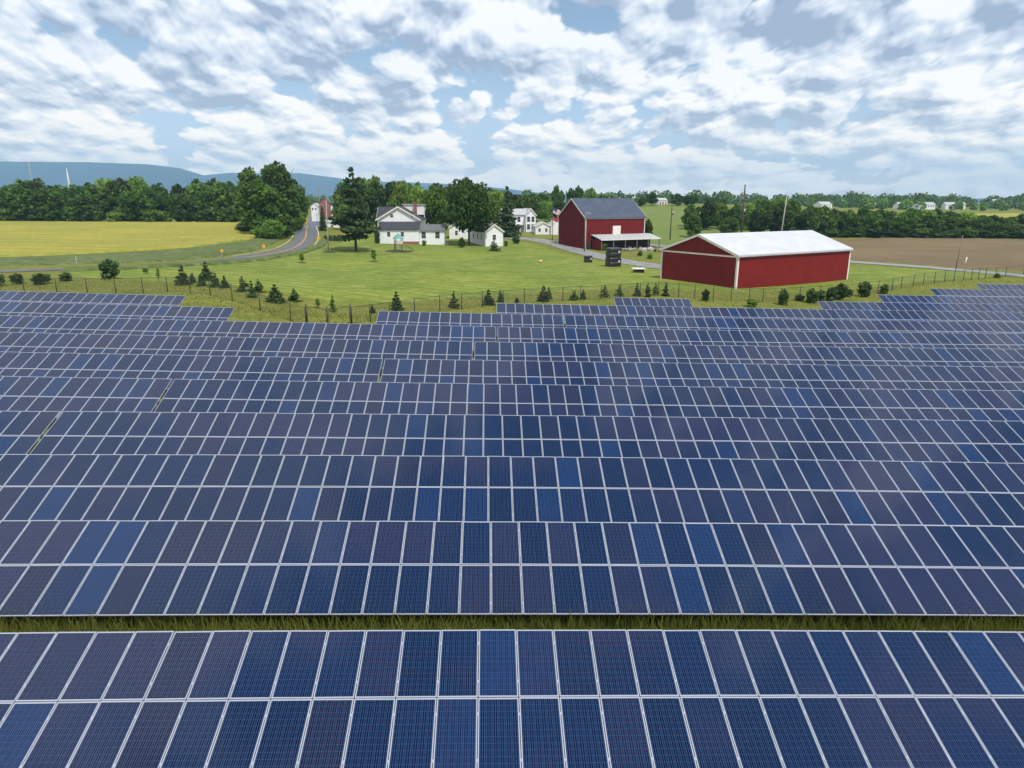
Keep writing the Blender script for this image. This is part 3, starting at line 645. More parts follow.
# ------------------------------------------------------------------ grass blades between and behind the racks
def blades(name, spots, hmin, hmax, wid, seed):
    rg = np.random.RandomState(seed); n = len(spots); P = np.array(spots)
    z = gz_sheet(P[:, 0], P[:, 1]) - .03; a = rg.rand(n) * 2 * np.pi; h = hmin + (hmax - hmin) * rg.rand(n) ** 1.3; w = wid * (.6 + .8 * rg.rand(n))
    lean = (rg.rand(n, 2) - .5) * h[:, None] * .9; dx = np.cos(a) * w; dy = np.sin(a) * w
    b0 = np.stack([P[:, 0] - dx, P[:, 1] - dy, z], -1); b1 = np.stack([P[:, 0] + dx, P[:, 1] + dy, z], -1)
    m0 = np.stack([P[:, 0] - dx * .7 + lean[:, 0] * .4, P[:, 1] - dy * .7 + lean[:, 1] * .4, z + h * .6], -1); m1 = m0 + np.stack([1.4 * dx, 1.4 * dy, 0 * z], -1)
    tp = np.stack([P[:, 0] + lean[:, 0], P[:, 1] + lean[:, 1], z + h], -1)
    v = np.stack([b0, b1, m1, m0, tp], 1).reshape(-1, 3); i = np.arange(n) * 5
    fs = [(int(k), int(k + 1), int(k + 2), int(k + 3)) for k in i] + [(int(k + 3), int(k + 2), int(k + 4)) for k in i]
    me = bpy.data.meshes.new(name); me.from_pydata(v.tolist(), [], fs); me.materials.append(M['blade'])
    tone = rg.rand(n); at_ = me.attributes.new('tone', 'FLOAT', 'FACE'); at_.data.foreach_set('value', np.concatenate([tone, tone])); me.update()
    return link(name, me)
rg = np.random.RandomState(5)
sp = []
for _ in range(42000):
    x = rg.uniform(-18, 20); y = rg.uniform(17.0, 21.4)
    sp.append((x, y))
tag(blades('tall_grass', sp, .25, 1.10, .013, 1), 'tall unmown grass between the two nearest solar rows', 'grass', kind='stuff')
sp = []
for k in range(3, 12):
    for _ in range(2500): sp.append((rg.uniform(-.85, .85) * (rowY(k) + 2), rowY(k) - rg.uniform(3.4, 6.4)))
tag(blades('grass_under_racks', sp, .2, .6, .03, 2), 'grass growing in the lanes between the solar racks', 'grass', kind='stuff')
sp = []
for _ in range(22000):
    px = rg.uniform(-60, 1090); X_ = px
    yb = np.interp(px, [0, 190, 235, 322, 480, 600, 735, 870, 950, 1024], [288, 288, 300, 320, 308, 298, 296, 294, 286, 281])
    Yb = np.interp(px, [0, 190, 235, 322, 480, 600, 735, 870, 950, 1024], [87, 87, 78, 70, 84, 92, 96, 99, 108, 118])
    y = Yb + rg.uniform(-10, 9); c = ray(px, 300); sp.append((c.x / c.y * y, y))
tag(blades('meadow_grass', sp, .05, .2, .04, 3), 'rough olive meadow grass along the fence behind the panels', 'grass', kind='stuff')

# ------------------------------------------------------------------ trees
def crown_mesh(name, lobes, n, size, material, seed, flat=.25, shell=.55):
    """leaf clusters scattered through ellipsoid lobes: (cx,cy,cz,rx,ry,rz)"""
    rg = np.random.RandomState(seed); L = np.array(lobes, float); vol = (L[:, 3] * L[:, 4] * L[:, 5]) ** (2 / 3.); pick = rg.choice(len(L), n, p=vol / vol.sum())
    d = rg.randn(n, 3); d /= np.linalg.norm(d, axis=1)[:, None]
    r = 1 - shell * rg.rand(n) ** 1.6
    r *= 1 + .10 * np.sin(d[:, 0] * 5 + pick * 2.1) * np.cos(d[:, 2] * 6 + pick)
    c = L[pick, :3] + d * r[:, None] * L[pick, 3:]
    nrm = d * .6 + rg.randn(n, 3) * .75 + np.array([0, 0, .35]); nrm /= np.linalg.norm(nrm, axis=1)[:, None]
    t = np.cross(nrm, rg.randn(n, 3)); t /= np.linalg.norm(t, axis=1)[:, None]; b = np.cross(nrm, t)
    s = size * (.45 + .9 * rg.rand(n))
    ang = np.array([0, 1.2, 2.3, 3.5, 4.9]); V = np.zeros((n, 5, 3))
    for k in range(5):
        rr = s * (.6 + .6 * rg.rand(n)); V[:, k] = c + t * (np.cos(ang[k]) * rr)[:, None] + b * (np.sin(ang[k]) * rr * .75)[:, None] + nrm * (rg.randn(n) * s * flat)[:, None]
    me = bpy.data.meshes.new(name); i = np.arange(n)[:, None] * 5 + np.arange(5)[None]
    me.from_pydata(V.reshape(-1, 3).tolist(), [], i.tolist()); me.materials.append(material)
    lt = rg.rand(len(L)); tone = np.clip(.55 * lt[pick] + .55 * rg.rand(n) ** 1.5, 0, 1)
    at_ = me.attributes.new('tone', 'FLOAT', 'FACE'); at_.data.foreach_set('value', tone); me.update()
    return me
def trunk_mesh(name, h, r, limbs, seed, spread=.5, top=.75):
    rg = random.Random(seed); mb = MB(); bend = rg.uniform(-.03, .03) * h
    pts = [(0, 0, -.4), (0, 0, h * .06), (bend * .3, 0, h * .35), (bend, bend * .5, h * top)]
    mb.tube(pts, [r * 1.35, r, r * .75, r * .2], 8)
    for k in range(limbs):
        z = h * rg.uniform(.22, .62); a = rg.uniform(0, 6.28); ln = h * spread * rg.uniform(.5, .9)
        mb.tube([(bend * .4, 0, z), (math.cos(a) * ln * .5, math.sin(a) * ln * .5, z + ln * .35), (math.cos(a) * ln, math.sin(a) * ln, z + ln * .75)], [r * .42, r * .27, r * .07], 6)
    return mb.mesh(name, M['bark'])
def deciduous(seed, w=.42, nl=14, n=2400, size=.046, material='leaf_a', low=.12, top_heavy=False, limbs=6):
    """unit-height tree"""
    rg = random.Random(seed); lobes = []
    for k in range(nl):
        z = low + .12 + (.80 - low - .1) * (k + .5) / nl; env = math.sin(math.pi * min(1, max(.12, (z - low) / (1.02 - low)) ** (.8 if not top_heavy else 1.2))) ** .6
        a = k * 2.4 + rg.uniform(-.5, .5); rr = w * env * rg.uniform(.35, .68) ; s = rg.uniform(.11, .19) * (w / .42)
        lobes.append((math.cos(a) * rr, math.sin(a) * rr, z, s * 1.15, s * 1.15, s * .85))
    lobes.append((rg.uniform(-.05, .05), 0, .86, .13, .13, .12)); lobes.append((0, 0, .5, w * .6, w * .6, .30))
    return (crown_mesh('tree_crown', lobes, n, size, M[material], seed), trunk_mesh('tree_trunk', 1.0, .022, limbs, seed))
def conifer(seed, w=.2, n=1800, size=.04, tiers=14, gaps=.0, low=.1, material='leaf_c', ragged=.25):
    rg = np.random.RandomState(seed); lobes = []
    for k in range(tiers):
        t = (k + .5) / tiers; z = low + (.97 - low) * t; R = w * (1 - t) ** .8 + .012
        m = max(3, int(7 * (1 - t) + 2))
        for j in range(m):
            if rg.rand() < gaps * (1 if t < .7 else .2): continue
            a = j * 6.283 / m + rg.rand() * .9; q = R * (1 - ragged + ragged * rg.rand() * 1.6)
            lobes.append((math.cos(a) * q * .55, math.sin(a) * q * .55, z - q * .12, max(.012, q * .5), max(.012, q * .5), max(.012, .32 / tiers)))
    lobes.append((0, 0, .96, .006, .006, .04))
    return (crown_mesh('tree_crown', lobes, n, size, M[material], seed, shell=.8), trunk_mesh('tree_trunk', 1.0, .016, 0, seed, top=.95))
VAR_D = [deciduous(11 + i, w=.40 + .05 * (i % 3), material=('leaf_a', 'leaf_a', 'leaf_b', 'leaf_a', 'leaf_d')[i % 5], low=.05 + .05 * (i % 2)) for i in range(7)]
VAR_BUSH = [deciduous(50 + i, w=.5, nl=9, n=1000, size=.075, material=('leaf_c', 'leaf_a', 'leaf_b')[i], low=.0, limbs=3) for i in range(3)]
VAR_SPR = [conifer(70 + i, w=.46, n=1200, size=.06, tiers=7, low=.0, ragged=.75, gaps=.15) for i in range(3)]
VAR_FULL = [conifer(170 + i, w=.42, n=1500, size=.065, tiers=6, low=.0, ragged=.35) for i in range(3)]
VAR_SAP = [deciduous(90, w=.22, nl=8, n=500, size=.05, material='leaf_b', low=.12, limbs=2), conifer(91, w=.16, n=450, size=.045, tiers=10, low=.1, material='leaf_b', gaps=.25, ragged=.7)]
RT = random.Random(77)
def plant(name, var, base, h, wr=1.0, label='', cat='tree', group=None, rz=None):
    root = empty(name, base, RT.uniform(0, 6.28) if rz is None else rz, label, cat, group)
    c = link('crown', var[0], root, scale=(h * wr, h * wr, h)); t = link('trunk', var[1], root, scale=(h * min(wr, 1.2), h * min(wr, 1.2), h))
    return root
def plant_px(name, var, px, Y, ytop, wpx=None, base_w=.42, **kw):
    """tree standing at column px, distance Y, whose top is at row ytop"""
    g = ground_at(px, Y); top = at_plane(px, ytop, Y); h = max(.6, top.z - g.z)
    wr = 1.0
    if wpx: wr = (wpx / FPX * math.hypot(Y, g.x) * .98) / (2 * (base_w + .08) * h)
    return plant(name, var, g, h, wr, **kw)

# left belt behind the grain field
LB = 'leafy green tree in the long tree belt behind the yellow grain field'
top_l = [(-40, 180), (0, 178), (20, 181), (44, 172), (60, 181), (78, 180), (100, 181), (122, 172), (150, 174), (170, 180), (185, 179), (205, 177), (222, 172), (240, 180), (262, 176)]
for i in range(19):
    px = -36 + i * 16.2 + RT.uniform(-3, 3)
    plant_px('belt_tree', VAR_D[RT.choice((0, 1, 3, 5, 6, 2))], px, 298 + RT.uniform(-5, 8), np.interp(px, [p[0] for p in top_l], [p[1] for p in top_l]) + RT.uniform(4, 16), RT.uniform(26, 36), label=LB, group='trees of the left belt')
for i in range(18):
    px = -38 + i * 17 + RT.uniform(-3, 3)
    plant_px('belt_tree', VAR_D[RT.choice((0, 2, 3, 4, 2))], px, 320 + RT.uniform(-6, 12), np.interp(px, [p[0] for p in top_l], [p[1] for p in top_l]) + RT.uniform(0, 5), RT.uniform(24, 34), label=LB, group='trees of the left belt')
# low shrubs at the foot of the belts
for i in range(22):
    px = -30 + i * 13.2 + RT.uniform(-3, 3)
    plant_px('belt_shrub', VAR_BUSH[RT.choice((1, 1, 2))], px, 290 + RT.uniform(-2, 3), 207 + RT.uniform(-3, 4), RT.uniform(16, 24), .5, label='low leafy shrub at the foot of the left tree belt', cat='shrub', group='shrubs under the left belt')
# big cluster left of the road
BIG = [deciduous(201, w=.44, nl=20, n=6500, size=.034, material='leaf_a', low=.04, limbs=9), deciduous(202, w=.36, nl=20, n=6000, size=.032, material='leaf_a', low=.05, limbs=9)]
plant_px('roadside_tree', BIG[0], 262, 215, 178, 56, label='broad dark green tree at the front of the cluster left of the road')
plant_px('roadside_tree', BIG[1], 284, 245, 160.5, 56, label='tallest dark tree of the cluster left of the curving road')
plant_px('roadside_tree', BIG[0], 297, 255, 181, 32, label='rounded tree leaning over the road at the right of the cluster')
plant_px('roadside_tree', BIG[1], 256, 262, 166, 44, label='tall tree at the back left of the roadside cluster')
plant_px('roadside_tree', VAR_D[2], 272, 198, 219, 26, label='small bushy tree in front of the roadside cluster')
for i, (px, Y, yt, w) in enumerate(((285, 205, 227, 22), (262, 200, 228, 22), (298, 240, 217, 16), (246, 225, 222, 22), (290, 228, 214, 24), (296, 268, 205, 14))):
    plant_px('roadside_shrub', VAR_BUSH[(1, 2, 1, 1, 1, 2)[i]], px, Y, yt, w, .5, label='leafy shrub on the bank below the tree cluster left of the road', cat='shrub', group='shrubs on the road bank')
# mid background behind the houses
MBK = 'leafy green tree in the wood behind the white houses'
tm = [(330, 184), (345, 178), (376, 172), (392, 177), (420, 181), (440, 180), (470, 186), (500, 186), (520, 192), (540, 194)]
for i in range(15):
    px = 350 + i * 13.0 + RT.uniform(-3, 3)
    plant_px('wood_tree', VAR_D[RT.choice((0, 1, 3, 2, 6))], px, 275 + RT.uniform(-8, 12), np.interp(px, [p[0] for p in tm], [p[1] for p in tm]) + RT.uniform(1, 8), RT.uniform(26, 36), label=MBK, group='trees behind the white houses')
for i in range(14):
    px = 352 + i * 14.0 + RT.uniform(-3, 3)
    plant_px('wood_tree', VAR_D[RT.choice((0, 4, 3, 2))], px, 300 + RT.uniform(-8, 16), np.interp(px, [p[0] for p in tm], [p[1] for p in tm]) + RT.uniform(0, 4), RT.uniform(24, 32), label=MBK, group='trees behind the white houses')
# between the white house and the red barn
for i, (px, Y, yt, w, v) in enumerate(((541, 330, 192, 18, 0), (556, 335, 184, 17, 1), (570, 330, 187, 16, 3), (577, 340, 184.5, 13, 0), (590, 330, 187, 16, 2), (600, 350, 192, 12, 3), (545, 300, 200, 20, 2), (560, 300, 199, 20, 4), (574, 300, 197, 20, 2), (530, 310, 196, 18, 0), (586, 300, 200, 18, 2), (610, 330, 195, 9, 3))):
    plant_px('hedgerow_tree', VAR_D[v], px, Y, yt, w, label='tree on the skyline between the white house and the red barn', group='trees left of the red barn')
# ridge trees right of the barn
for px, yt, w, v in ((640, 197, 13, 0), (650, 191.5, 18, 3), (675, 193, 18, 0), (684, 195, 14, 6), (692, 192.5, 10, 1), (708, 197, 14, 0), (720, 198, 12, 3), (630, 199, 10, 2)):
    plant_px('ridge_tree', VAR_D[v], px, 425 + RT.uniform(-8, 8), yt, w, label='dark rounded tree on top of the grassy rise right of the barn', group='trees on the grassy rise')
# right belt
LR = 'dense dark tree in the long tree belt behind the brown field'
tr = [(684, 205), (700, 197), (712, 198), (735, 203), (757, 199), (772, 193), (785, 194), (800, 200), (830, 205), (860, 204), (890, 208), (920, 206), (950, 207), (980, 212), (1010, 213), (1060, 213)]
for i in range(28):
    px = 752 + i * 11.6 + RT.uniform(-3, 3)
    plant_px('belt_tree', VAR_D[RT.choice((0, 1, 3, 5, 6))], px, 247 + RT.uniform(-3, 6), np.interp(px, [p[0] for p in tr], [p[1] for p in tr]) + RT.uniform(6, 13), RT.uniform(20, 28), label=LR, group='trees of the right belt')
for i in range(26):
    px = 690 + i * 14.3 + RT.uniform(-3, 3)
    plant_px('belt_tree', VAR_D[RT.choice((0, 1, 3, 2, 0))], px, 268 + RT.uniform(-6, 10), np.interp(px, [p[0] for p in tr], [p[1] for p in tr]) + RT.uniform(0, 5), RT.uniform(20, 28), label=LR, group='trees of the right belt')
for i in range(24):
    px = 790 + i * 12 + RT.uniform(-4, 4)
    plant_px('belt_shrub', VAR_BUSH[RT.choice((0, 1, 1))], px, 243 + RT.uniform(-1, 2), 230 + RT.uniform(-3, 3), RT.uniform(16, 24), .5, label='low dark shrub at the edge of the brown field', cat='shrub', group='shrubs along the brown field')
plant_px('pasture_tree', VAR_D[0], 693, 230, 211, 20, label='dark round tree standing on the pasture left of the tall utility pole')
plant_px('pasture_tree', VAR_D[3], 690, 262, 206, 24, label='tree at the left end of the pasture group, behind the dark round one')
plant_px('pasture_tree', VAR_D[5], 728, 238, 216, 22, label='dark tree on the pasture directly behind the shed roof')
plant_px('pasture_tree', VAR_D[0], 712, 285, 199, 24, label='taller tree in the middle of the pasture group')
plant_px('pasture_tree', VAR_D[1], 738, 290, 201, 24, label='broad tree of the pasture group, just behind the tall utility pole')
plant_px('barn_tree', VAR_D[3], 647.5, 207, 218, 13, label='rounded dark tree half hidden by the right end of the red barn')
# far woods
def far_wood(name, x0, x1, Y0, Y1, y0, n, seed, label):
    rg = np.random.RandomState(seed); lobes = []
    for _ in range(n):
        px = rg.uniform(x0, x1); Y = rg.uniform(Y0, Y1); g = ground_at(px, Y); r = rg.uniform(5, 8.5) * (.55 if seed == 33 else 1); lobes.append((g.x, g.y, g.z + r * .6 + rg.uniform(0, 2 if seed == 33 else 4), r, r, r * 1.1))
    me = crown_mesh(name, lobes, n * 150, 1.4, M['leaf_b' if seed == 33 else 'leaf_a'], seed, shell=.35)
    return tag(link(name, me), label, 'woods', kind='stuff')
far_wood('far_woods', 640, 1120, 700, 1300, 203, 260, 31, 'distant woods along the horizon on the right')
far_wood('far_woods', -60, 640, 700, 1100, 203, 160, 32, 'distant woods along the horizon on the left')

far_wood('far_woods', 800, 1120, 560, 800, 206, 42, 33, 'nearer rolling woods between the distant farm buildings on the right')
# individual trees by the houses
SPRUCE = conifer(300, w=.33, n=4800, size=.022, tiers=14, gaps=.42, low=.17, ragged=.75)
plant_px('spruce_tree', SPRUCE, 355.5, 172, 164, label='tall dark spruce with a thin ragged top beside the white farmhouse')
WAL = deciduous(310, w=.52, nl=17, n=9500, size=.030, material='leaf_d', low=.24, limbs=10)
plant_px('shade_tree', deciduous(311, w=.45, nl=12, n=5200, size=.036, material='leaf_d', low=.22, limbs=7), 438, 222, 184, 36, .45, label='smaller green shade tree between the farmhouse and the large one')
plant_px('shade_tree', WAL, 469, 196, 176.5, 58, .52, label='large spreading green shade tree beside the white garage')
PINE = conifer(320, w=.24, n=4200, size=.030, tiers=13, gaps=.15, low=.06, material='leaf_c', ragged=.5)
plant_px('pine_tree', PINE, 507, 224, 185, label='dark pine standing in front of the two storey white house')
plant_px('cypress_tree', conifer(330, w=.17, n=1500, size=.035, tiers=12, low=.03, ragged=.3), 324, 250, 205, label='slim dark evergreen beside the road near the utility poles')
plant_px('yard_tree', VAR_D[2], 345, 262, 203, 16, label='light green tree between the town houses and the spruce')
plant_px('yard_shrub', VAR_BUSH[0], 516, 205, 236, 11, .5, label='low dark bush on the lawn right of the white garage', cat='shrub')
plant_px('yard_shrub', VAR_BUSH[1], 462, 189, 237, 9, .5, label='dark bush at the foot of the large shade tree', cat='shrub')
plant_px('yard_shrub', VAR_BUSH[2], 424, 192, 240, 6, .5, label='small light bush at the corner of the farmhouse wing', cat='shrub')
plant_px('yard_shrub', VAR_BUSH[2], 506, 196, 240.5, 6, .5, label='small pale bush beside the dark bush near the garage', cat='shrub')
plant_px('yard_shrub', VAR_BUSH[0], 377, 196, 228, 7, .5, label='dark climbing bush against the left side of the farmhouse', cat='shrub')
def mulch(px, py, r, label):
    c = at(px, py); mb = MB(); n = 20
    rr = [r * (1 + .1 * math.sin(3 * i + px)) for i in range(n)]
    ring = [(math.cos(i * 2 * math.pi / n) * rr[i], math.sin(i * 2 * math.pi / n) * rr[i], .02) for i in range(n)]
    ring2 = [(x * .6, y * .6, .12) for x, y, z in ring]
    vs = ring + ring2 + [(0, 0, .14)]; vs = [(x, y, z + gz_sheet(c.x + x, c.y + y) - c.z + .04) for x, y, z in vs]
    mb.add(vs, [(i, (i + 1) % n, n + (i + 1) % n, n + i) for i in range(n)] + [(n + i, n + (i + 1) % n, 2 * n) for i in range(n)], sm=True)
    o = mb.build('mulch_bed', M['mulch']); o.location = c; return tag(o, label, 'mulch bed'), c
for px, py, r, hpx, w, v, lm, lt in ((302, 263, 1.0, 10, 8, 0, 'round mulch bed under the small sapling nearest the road', 'small sapling on the lawn nearest the curving road'),
                                     (374, 262, 1.0, 12, 9, 0, 'round mulch bed under the sapling in front of the spruce', 'slender sapling on the lawn between spruce and play tower'),
                                     (494, 251, 2.0, 11, 8, 1, 'dark mulch patch under the young tree right of the garage', 'dark young tree on a mulch patch right of the white garage')):
    o, c = mulch(px, py, r, lm); plant('sapling_tree', VAR_SAP[0] if v == 0 else VAR_SPR[0], c + Vector((0, 0, .05)), hpx / FPX * c.y * 1.03, w / hpx / (.55 if v == 0 else .72), label=lt)
mulch(328.5, 252.5, 1.6, 'dark mulch ring round the foot of the pale utility pole')

# young evergreens and bushes along the fence: px, base row, height px, width px, kind
YOUNG = [(0, 286, 12, 12, 'b'), (17.5, 284, 10, 14, 'b'), (42, 284, 10, 21, 'b'), (66, 281, 8, 15, 'b'), (111, 279, 19, 20, 'b'), (146, 274, 6, 8, 'l'), (159, 281, 14, 5, 'l'), (183, 285, 19, 15, 's'), (193, 283, 10, 10, 's'),
         (207, 281, 19, 15, 's'), (202, 286, 12, 12, 's'), (216, 287, 14, 13, 's'), (225, 288, 12, 9, 's'), (243, 291, 15, 13, 's'), (252, 297, 16, 10, 's'), (259, 292, 13, 11, 's'), (276, 302, 18, 21, 's'), (294.5, 301, 13, 12, 's'),
         (318, 308, 10, 7, 'l'), (333, 312, 18, 7, 'p'), (372.5, 313, 9, 7, 's'), (397, 310, 19, 14, 's'), (454, 308, 17, 11, 's'), (488.5, 305, 15, 13, 's'), (500.3, 302, 12, 9, 's'), (517, 303, 5, 6, 'b'), (543.5, 301, 15, 14, 's'), (549, 299, 13, 8, 's'),
         (574, 300, 10, 11, 's'), (583, 299, 10, 8, 's'), (604.5, 297, 12, 10, 's'), (619, 296, 11, 9, 's'), (637, 296, 13, 9, 's'), (647.5, 297, 15, 6, 's'), (655, 295, 12, 8, 'p'), (665.5, 296, 13, 8, 's'), (705.5, 301, 12, 9, 'b'),
         (783, 305, 16, 14, 'b'), (799, 301, 7, 11, 'b'), (811, 303, 15, 15, 'b'), (820, 301, 11, 12, 'b'), (831, 301, 14, 14, 'b'), (840, 300, 17, 15, 'b'), (849, 297, 8, 8, 'b'), (863.5, 297, 16, 15, 'b'), (883.5, 294, 10, 11, 'b'), (752, 307, 8, 16, 'o'), (997, 278, 5, 9, 'o')]
for px, py, h, w, kd in YOUNG:
    # the base may be hidden by grass; stand it on the terrain near that row
    c = at(px, py); Hm = h / FPX * c.y * 1.04; rz = None
    bl = {'b': 'dark bushy young evergreen on the rough grass outside the fence', 's': 'young dark green spruce planted along the chain link fence', 'l': 'thin pale young tree by the fence', 'p': 'slender light green conifer by the fence', 'o': 'olive shrub growing against the chain link fence'}[kd]
    nm = {'b': 'evergreen_bush', 's': 'young_spruce', 'l': 'thin_young_tree', 'p': 'slender_conifer', 'o': 'fence_shrub'}[kd]
    var = {'b': VAR_BUSH[0], 's': (VAR_SPR + VAR_FULL)[RT.randrange(6)], 'l': VAR_SAP[0], 'p': VAR_SAP[1], 'o': VAR_BUSH[2]}[kd]
    bw = {'b': 1.1, 's': .85, 'l': .55, 'p': .34, 'o': 1.16}[kd]
    plant(nm, var, c, Hm, w / h / bw, label=bl, cat='shrub' if kd in 'bo' else 'tree', group=nm.replace('_', ' ') + ' plants along the fence')

# ------------------------------------------------------------------ buildings
def frameM(origin, ux):
    """origin, unit x direction in plan -> matrix; y points away (left turn)"""
    ux = Vector((ux[0], ux[1], 0)).normalized(); uy = Vector((-ux.y, ux.x, 0))
    return math.atan2(ux.y, ux.x)
def gable(root, L, D, H, rise, ridge='x', wall='siding', roof='shingle', ov=.35, x0=0, y0=0, z0=0, trim='white_trim', nm='wall', thick=.16, base=-1.2):
    """gabled block: x0..x0+L across, y0..y0+D deep; walls and roof as separate parts"""
    mb = MB()
    if ridge == 'x':
        prof = [(y0, base), (y0 + D, base), (y0 + D, H), (y0 + D / 2, H + rise), (y0, H)]
        mb.prism([(a, z + z0) for a, z in prof], x0, x0 + L, 'x')
    else:
        prof = [(x0, base), (x0 + L, base), (x0 + L, H), (x0 + L / 2, H + rise), (x0, H)]
        mb.prism([(a, z + z0) for a, z in prof], y0, y0 + D, 'y')
    w = mb.build(nm, M[wall], root)
    W2 = (D if ridge == 'x' else L) / 2; c0 = (y0 if ridge == 'x' else x0) + W2; sl = rise / W2
    rb = MB(); e = W2 + ov; zt = H + rise + z0 + .02
    prof = [(c0 - e, zt - sl * e), (c0, zt), (c0 + e, zt - sl * e), (c0 + e, zt - sl * e + thick), (c0, zt + thick), (c0 - e, zt - sl * e + thick)]
    if ridge == 'x': rb.prism(prof, x0 - ov, x0 + L + ov, 'x')
    else: rb.prism(prof, y0 - ov, y0 + D + ov, 'y')
    r = rb.build('roof', M[roof], root)
    if trim:
        for d0, d1 in (((x0 - ov - .05, x0 - ov) if ridge == 'x' else (y0 - ov - .05, y0 - ov)), ((x0 + L + ov, x0 + L + ov + .05) if ridge == 'x' else (y0 + D + ov, y0 + D + ov + .05))):
            pr = [(a, z - .22) for a, z in prof[:3]] + [(a, z + .02) for a, z in prof[3:]]
            tb = MB(); tb.prism(pr, d0, d1, 'x' if ridge == 'x' else 'y'); tb.build('rake_trim', M[trim], r)
    return w, r
def window(root, x, y, z, w, h, side='f', name='window', frame='white_trim', pane='glass'):
    """side f: on a wall facing -y ; l: on a wall facing -x ; r: facing +x"""
    fb = MB(); pb = MB()
    if side == 'f':
        for a, b, c, d in ((-w / 2 - .09, -w / 2, -.09, h + .09), (w / 2, w / 2 + .09, -.09, h + .09), (-w / 2, w / 2, -.09, 0), (-w / 2, w / 2, h, h + .09), (-w / 2, w / 2, h / 2 - .025, h / 2 + .025)):
            fb.box(x + a, x + b, y - .06, y - .003, z + c, z + d)
        pb.box(x - w / 2, x + w / 2, y - .025, y - .003, z, z + h)
    else:
        s = -1 if side == 'l' else 1
        for a, b, c, d in ((-w / 2 - .09, -w / 2, -.09, h + .09), (w / 2, w / 2 + .09, -.09, h + .09), (-w / 2, w / 2, -.09, 0), (-w / 2, w / 2, h, h + .09), (-w / 2, w / 2, h / 2 - .025, h / 2 + .025)):
            fb.box(min(x + s * .003, x + s * .06), max(x + s * .003, x + s * .06), y + a, y + b, z + c, z + d)
        pb.box(min(x + s * .003, x + s * .025), max(x + s * .003, x + s * .025), y - w / 2, y + w / 2, z, z + h)
    f = fb.build(name, M[frame], root); pb.build('pane', M[pane], f)
def part_box(root, name, m, x0, x1, y0, y1, z0, z1, parent=None):
    mb = MB(); mb.box(x0, x1, y0, y1, z0, z1); return mb.build(name, M[m], parent or root)

# red pole shed
A = at(735.5, 289); B = at(849, 280.5); C_ = at(660, 279)
u = Vector((B.x - A.x, B.y - A.y, 0)); L = u.length; ang = (math.atan2(u.y, u.x) + math.atan2(C_.y - A.y, C_.x - A.x) - math.pi / 2) / 2
Dp = 17.5
zs = min(A.z, B.z); root = empty('pole_shed', (A.x, A.y, A.z), ang, 'long dark red metal pole shed with a white roof and white corner trim', 'shed')
ca, sa = math.cos(ang), math.sin(ang)
vl = Vector((C_.x - A.x, C_.y - A.y, 0)); Dp = vl.length * 1.03; L *= 1.03
dzB = B.z - A.z
He = 5.05
gable(root, L, Dp, He, 2.75, 'x', 'red', 'white_metal', ov=.22, trim='white_trim', base=-1.6)
for i, (x, y) in enumerate(((0, 0), (L, 0), (0, Dp), (L, Dp))):
    sx = -1 if x == 0 else 1; sy = -1 if y == 0 else 1
    mb = MB(); mb.box(min(x + sx * .04, x - sx * .28), max(x + sx * .04, x - sx * .28), min(y + sy * .04, y - sy * .28), max(y + sy * .04, y - sy * .28), -1.3, He - .08); mb.build('corner_trim', M['white_trim'], root)
part_box(root, 'eave_trim', 'white_trim', -.05, -.003, .3, Dp - .3, He - .32, He - .08)
part_box(root, 'gutter', 'pale_roof', -.2, L + .2, -.36, -.24, He - .22, He - .06)

# red barn
A = at(585, 249.5); Cl = at(560.5, 242.5)
Bd = at_plane(645, 219, A.y + 8.2)
ang = math.atan2(8.2, Bd.x - A.x); L = math.hypot(8.2, Bd.x - A.x) ; Dp = 15.0
He = at_plane(585.3, 217.8, A.y).z - A.z
root = empty('red_barn', (A.x, A.y, A.z), ang, 'tall dark red bank barn with a blue grey roof and a white loft door', 'barn')
rz_ = at_plane(572.8, 198.8, A.y + 7).z - A.z - He
gable(root, L, Dp, He, rz_, 'x', 'red_wood', 'slate', ov=.35, trim='white_trim', base=-1.5)
for x in (0, L):
    s = -1 if x == 0 else 1
    part_box(root, 'corner_trim', 'white_trim', min(x + s * .05, x - s * .18), max(x + s * .05, x - s * .18), -.05, .2, -1, He - .1)
part_box(root, 'corner_trim', 'white_trim', -.05, .18, Dp - .2, Dp + .05, -1, He - .1)
k_ = L / 60.0
part_box(root, 'loft_door', 'white_trim', 27 * k_, 35 * k_, -.08, -.003, He - 5.7, He - 2.3)
part_box(root, 'eave_trim', 'white_trim', .3, L - .3, -.06, -.003, He - .4, He - .15)
for x, w in ((6, 5), (12, 4)):
    part_box(root, 'dark_opening', 'dark_in', x * k_, (x + w) * k_, -.05, -.003, 2.9, 4.0)
part_box(root, 'dark_opening', 'dark_in', 1.5 * k_, 10 * k_, -.05, -.003, -.2, 2.2)
part_box(root, 'stone_foundation', 'stone', -.12, L + .1, -.04, Dp + .1, -1.5, .15)
lt = MB(); lx0, lx1 = 5.5 * k_, 66 * k_; zt, ze = 3.9, 2.75; dep = 5.2
lt.prism([(-.003, zt), (-.003, zt + .12), (-dep, ze + .12), (-dep, ze)], lx0, lx1, 'x')
lr = lt.build('lean_to_roof', M['pale_roof'], root)
part_box(root, 'fascia', 'white_trim', lx0, lx1, -dep - .06, -dep - .003, ze - .1, ze + .14, parent=lr)
for i in range(6):
    x = lx0 + .3 + (lx1 - lx0 - .6) * i / 5; part_box(root, 'lean_to_post', 'wood', x - .1, x + .1, -dep + .1, -dep + .3, -.6, ze - .02)
part_box(root, 'lean_to_shade_sheet', 'dark_in', lx0 + .2, lx1 - .2, -.6, -.5, -.6, zt - .35)  # dark sheet added to stand for the shade under the lean-to
part_box(root, 'lean_to_end_wall', 'red_wood', lx0 - .02, lx0 + .1, -dep + .35, -.62, -.6, ze + .1)
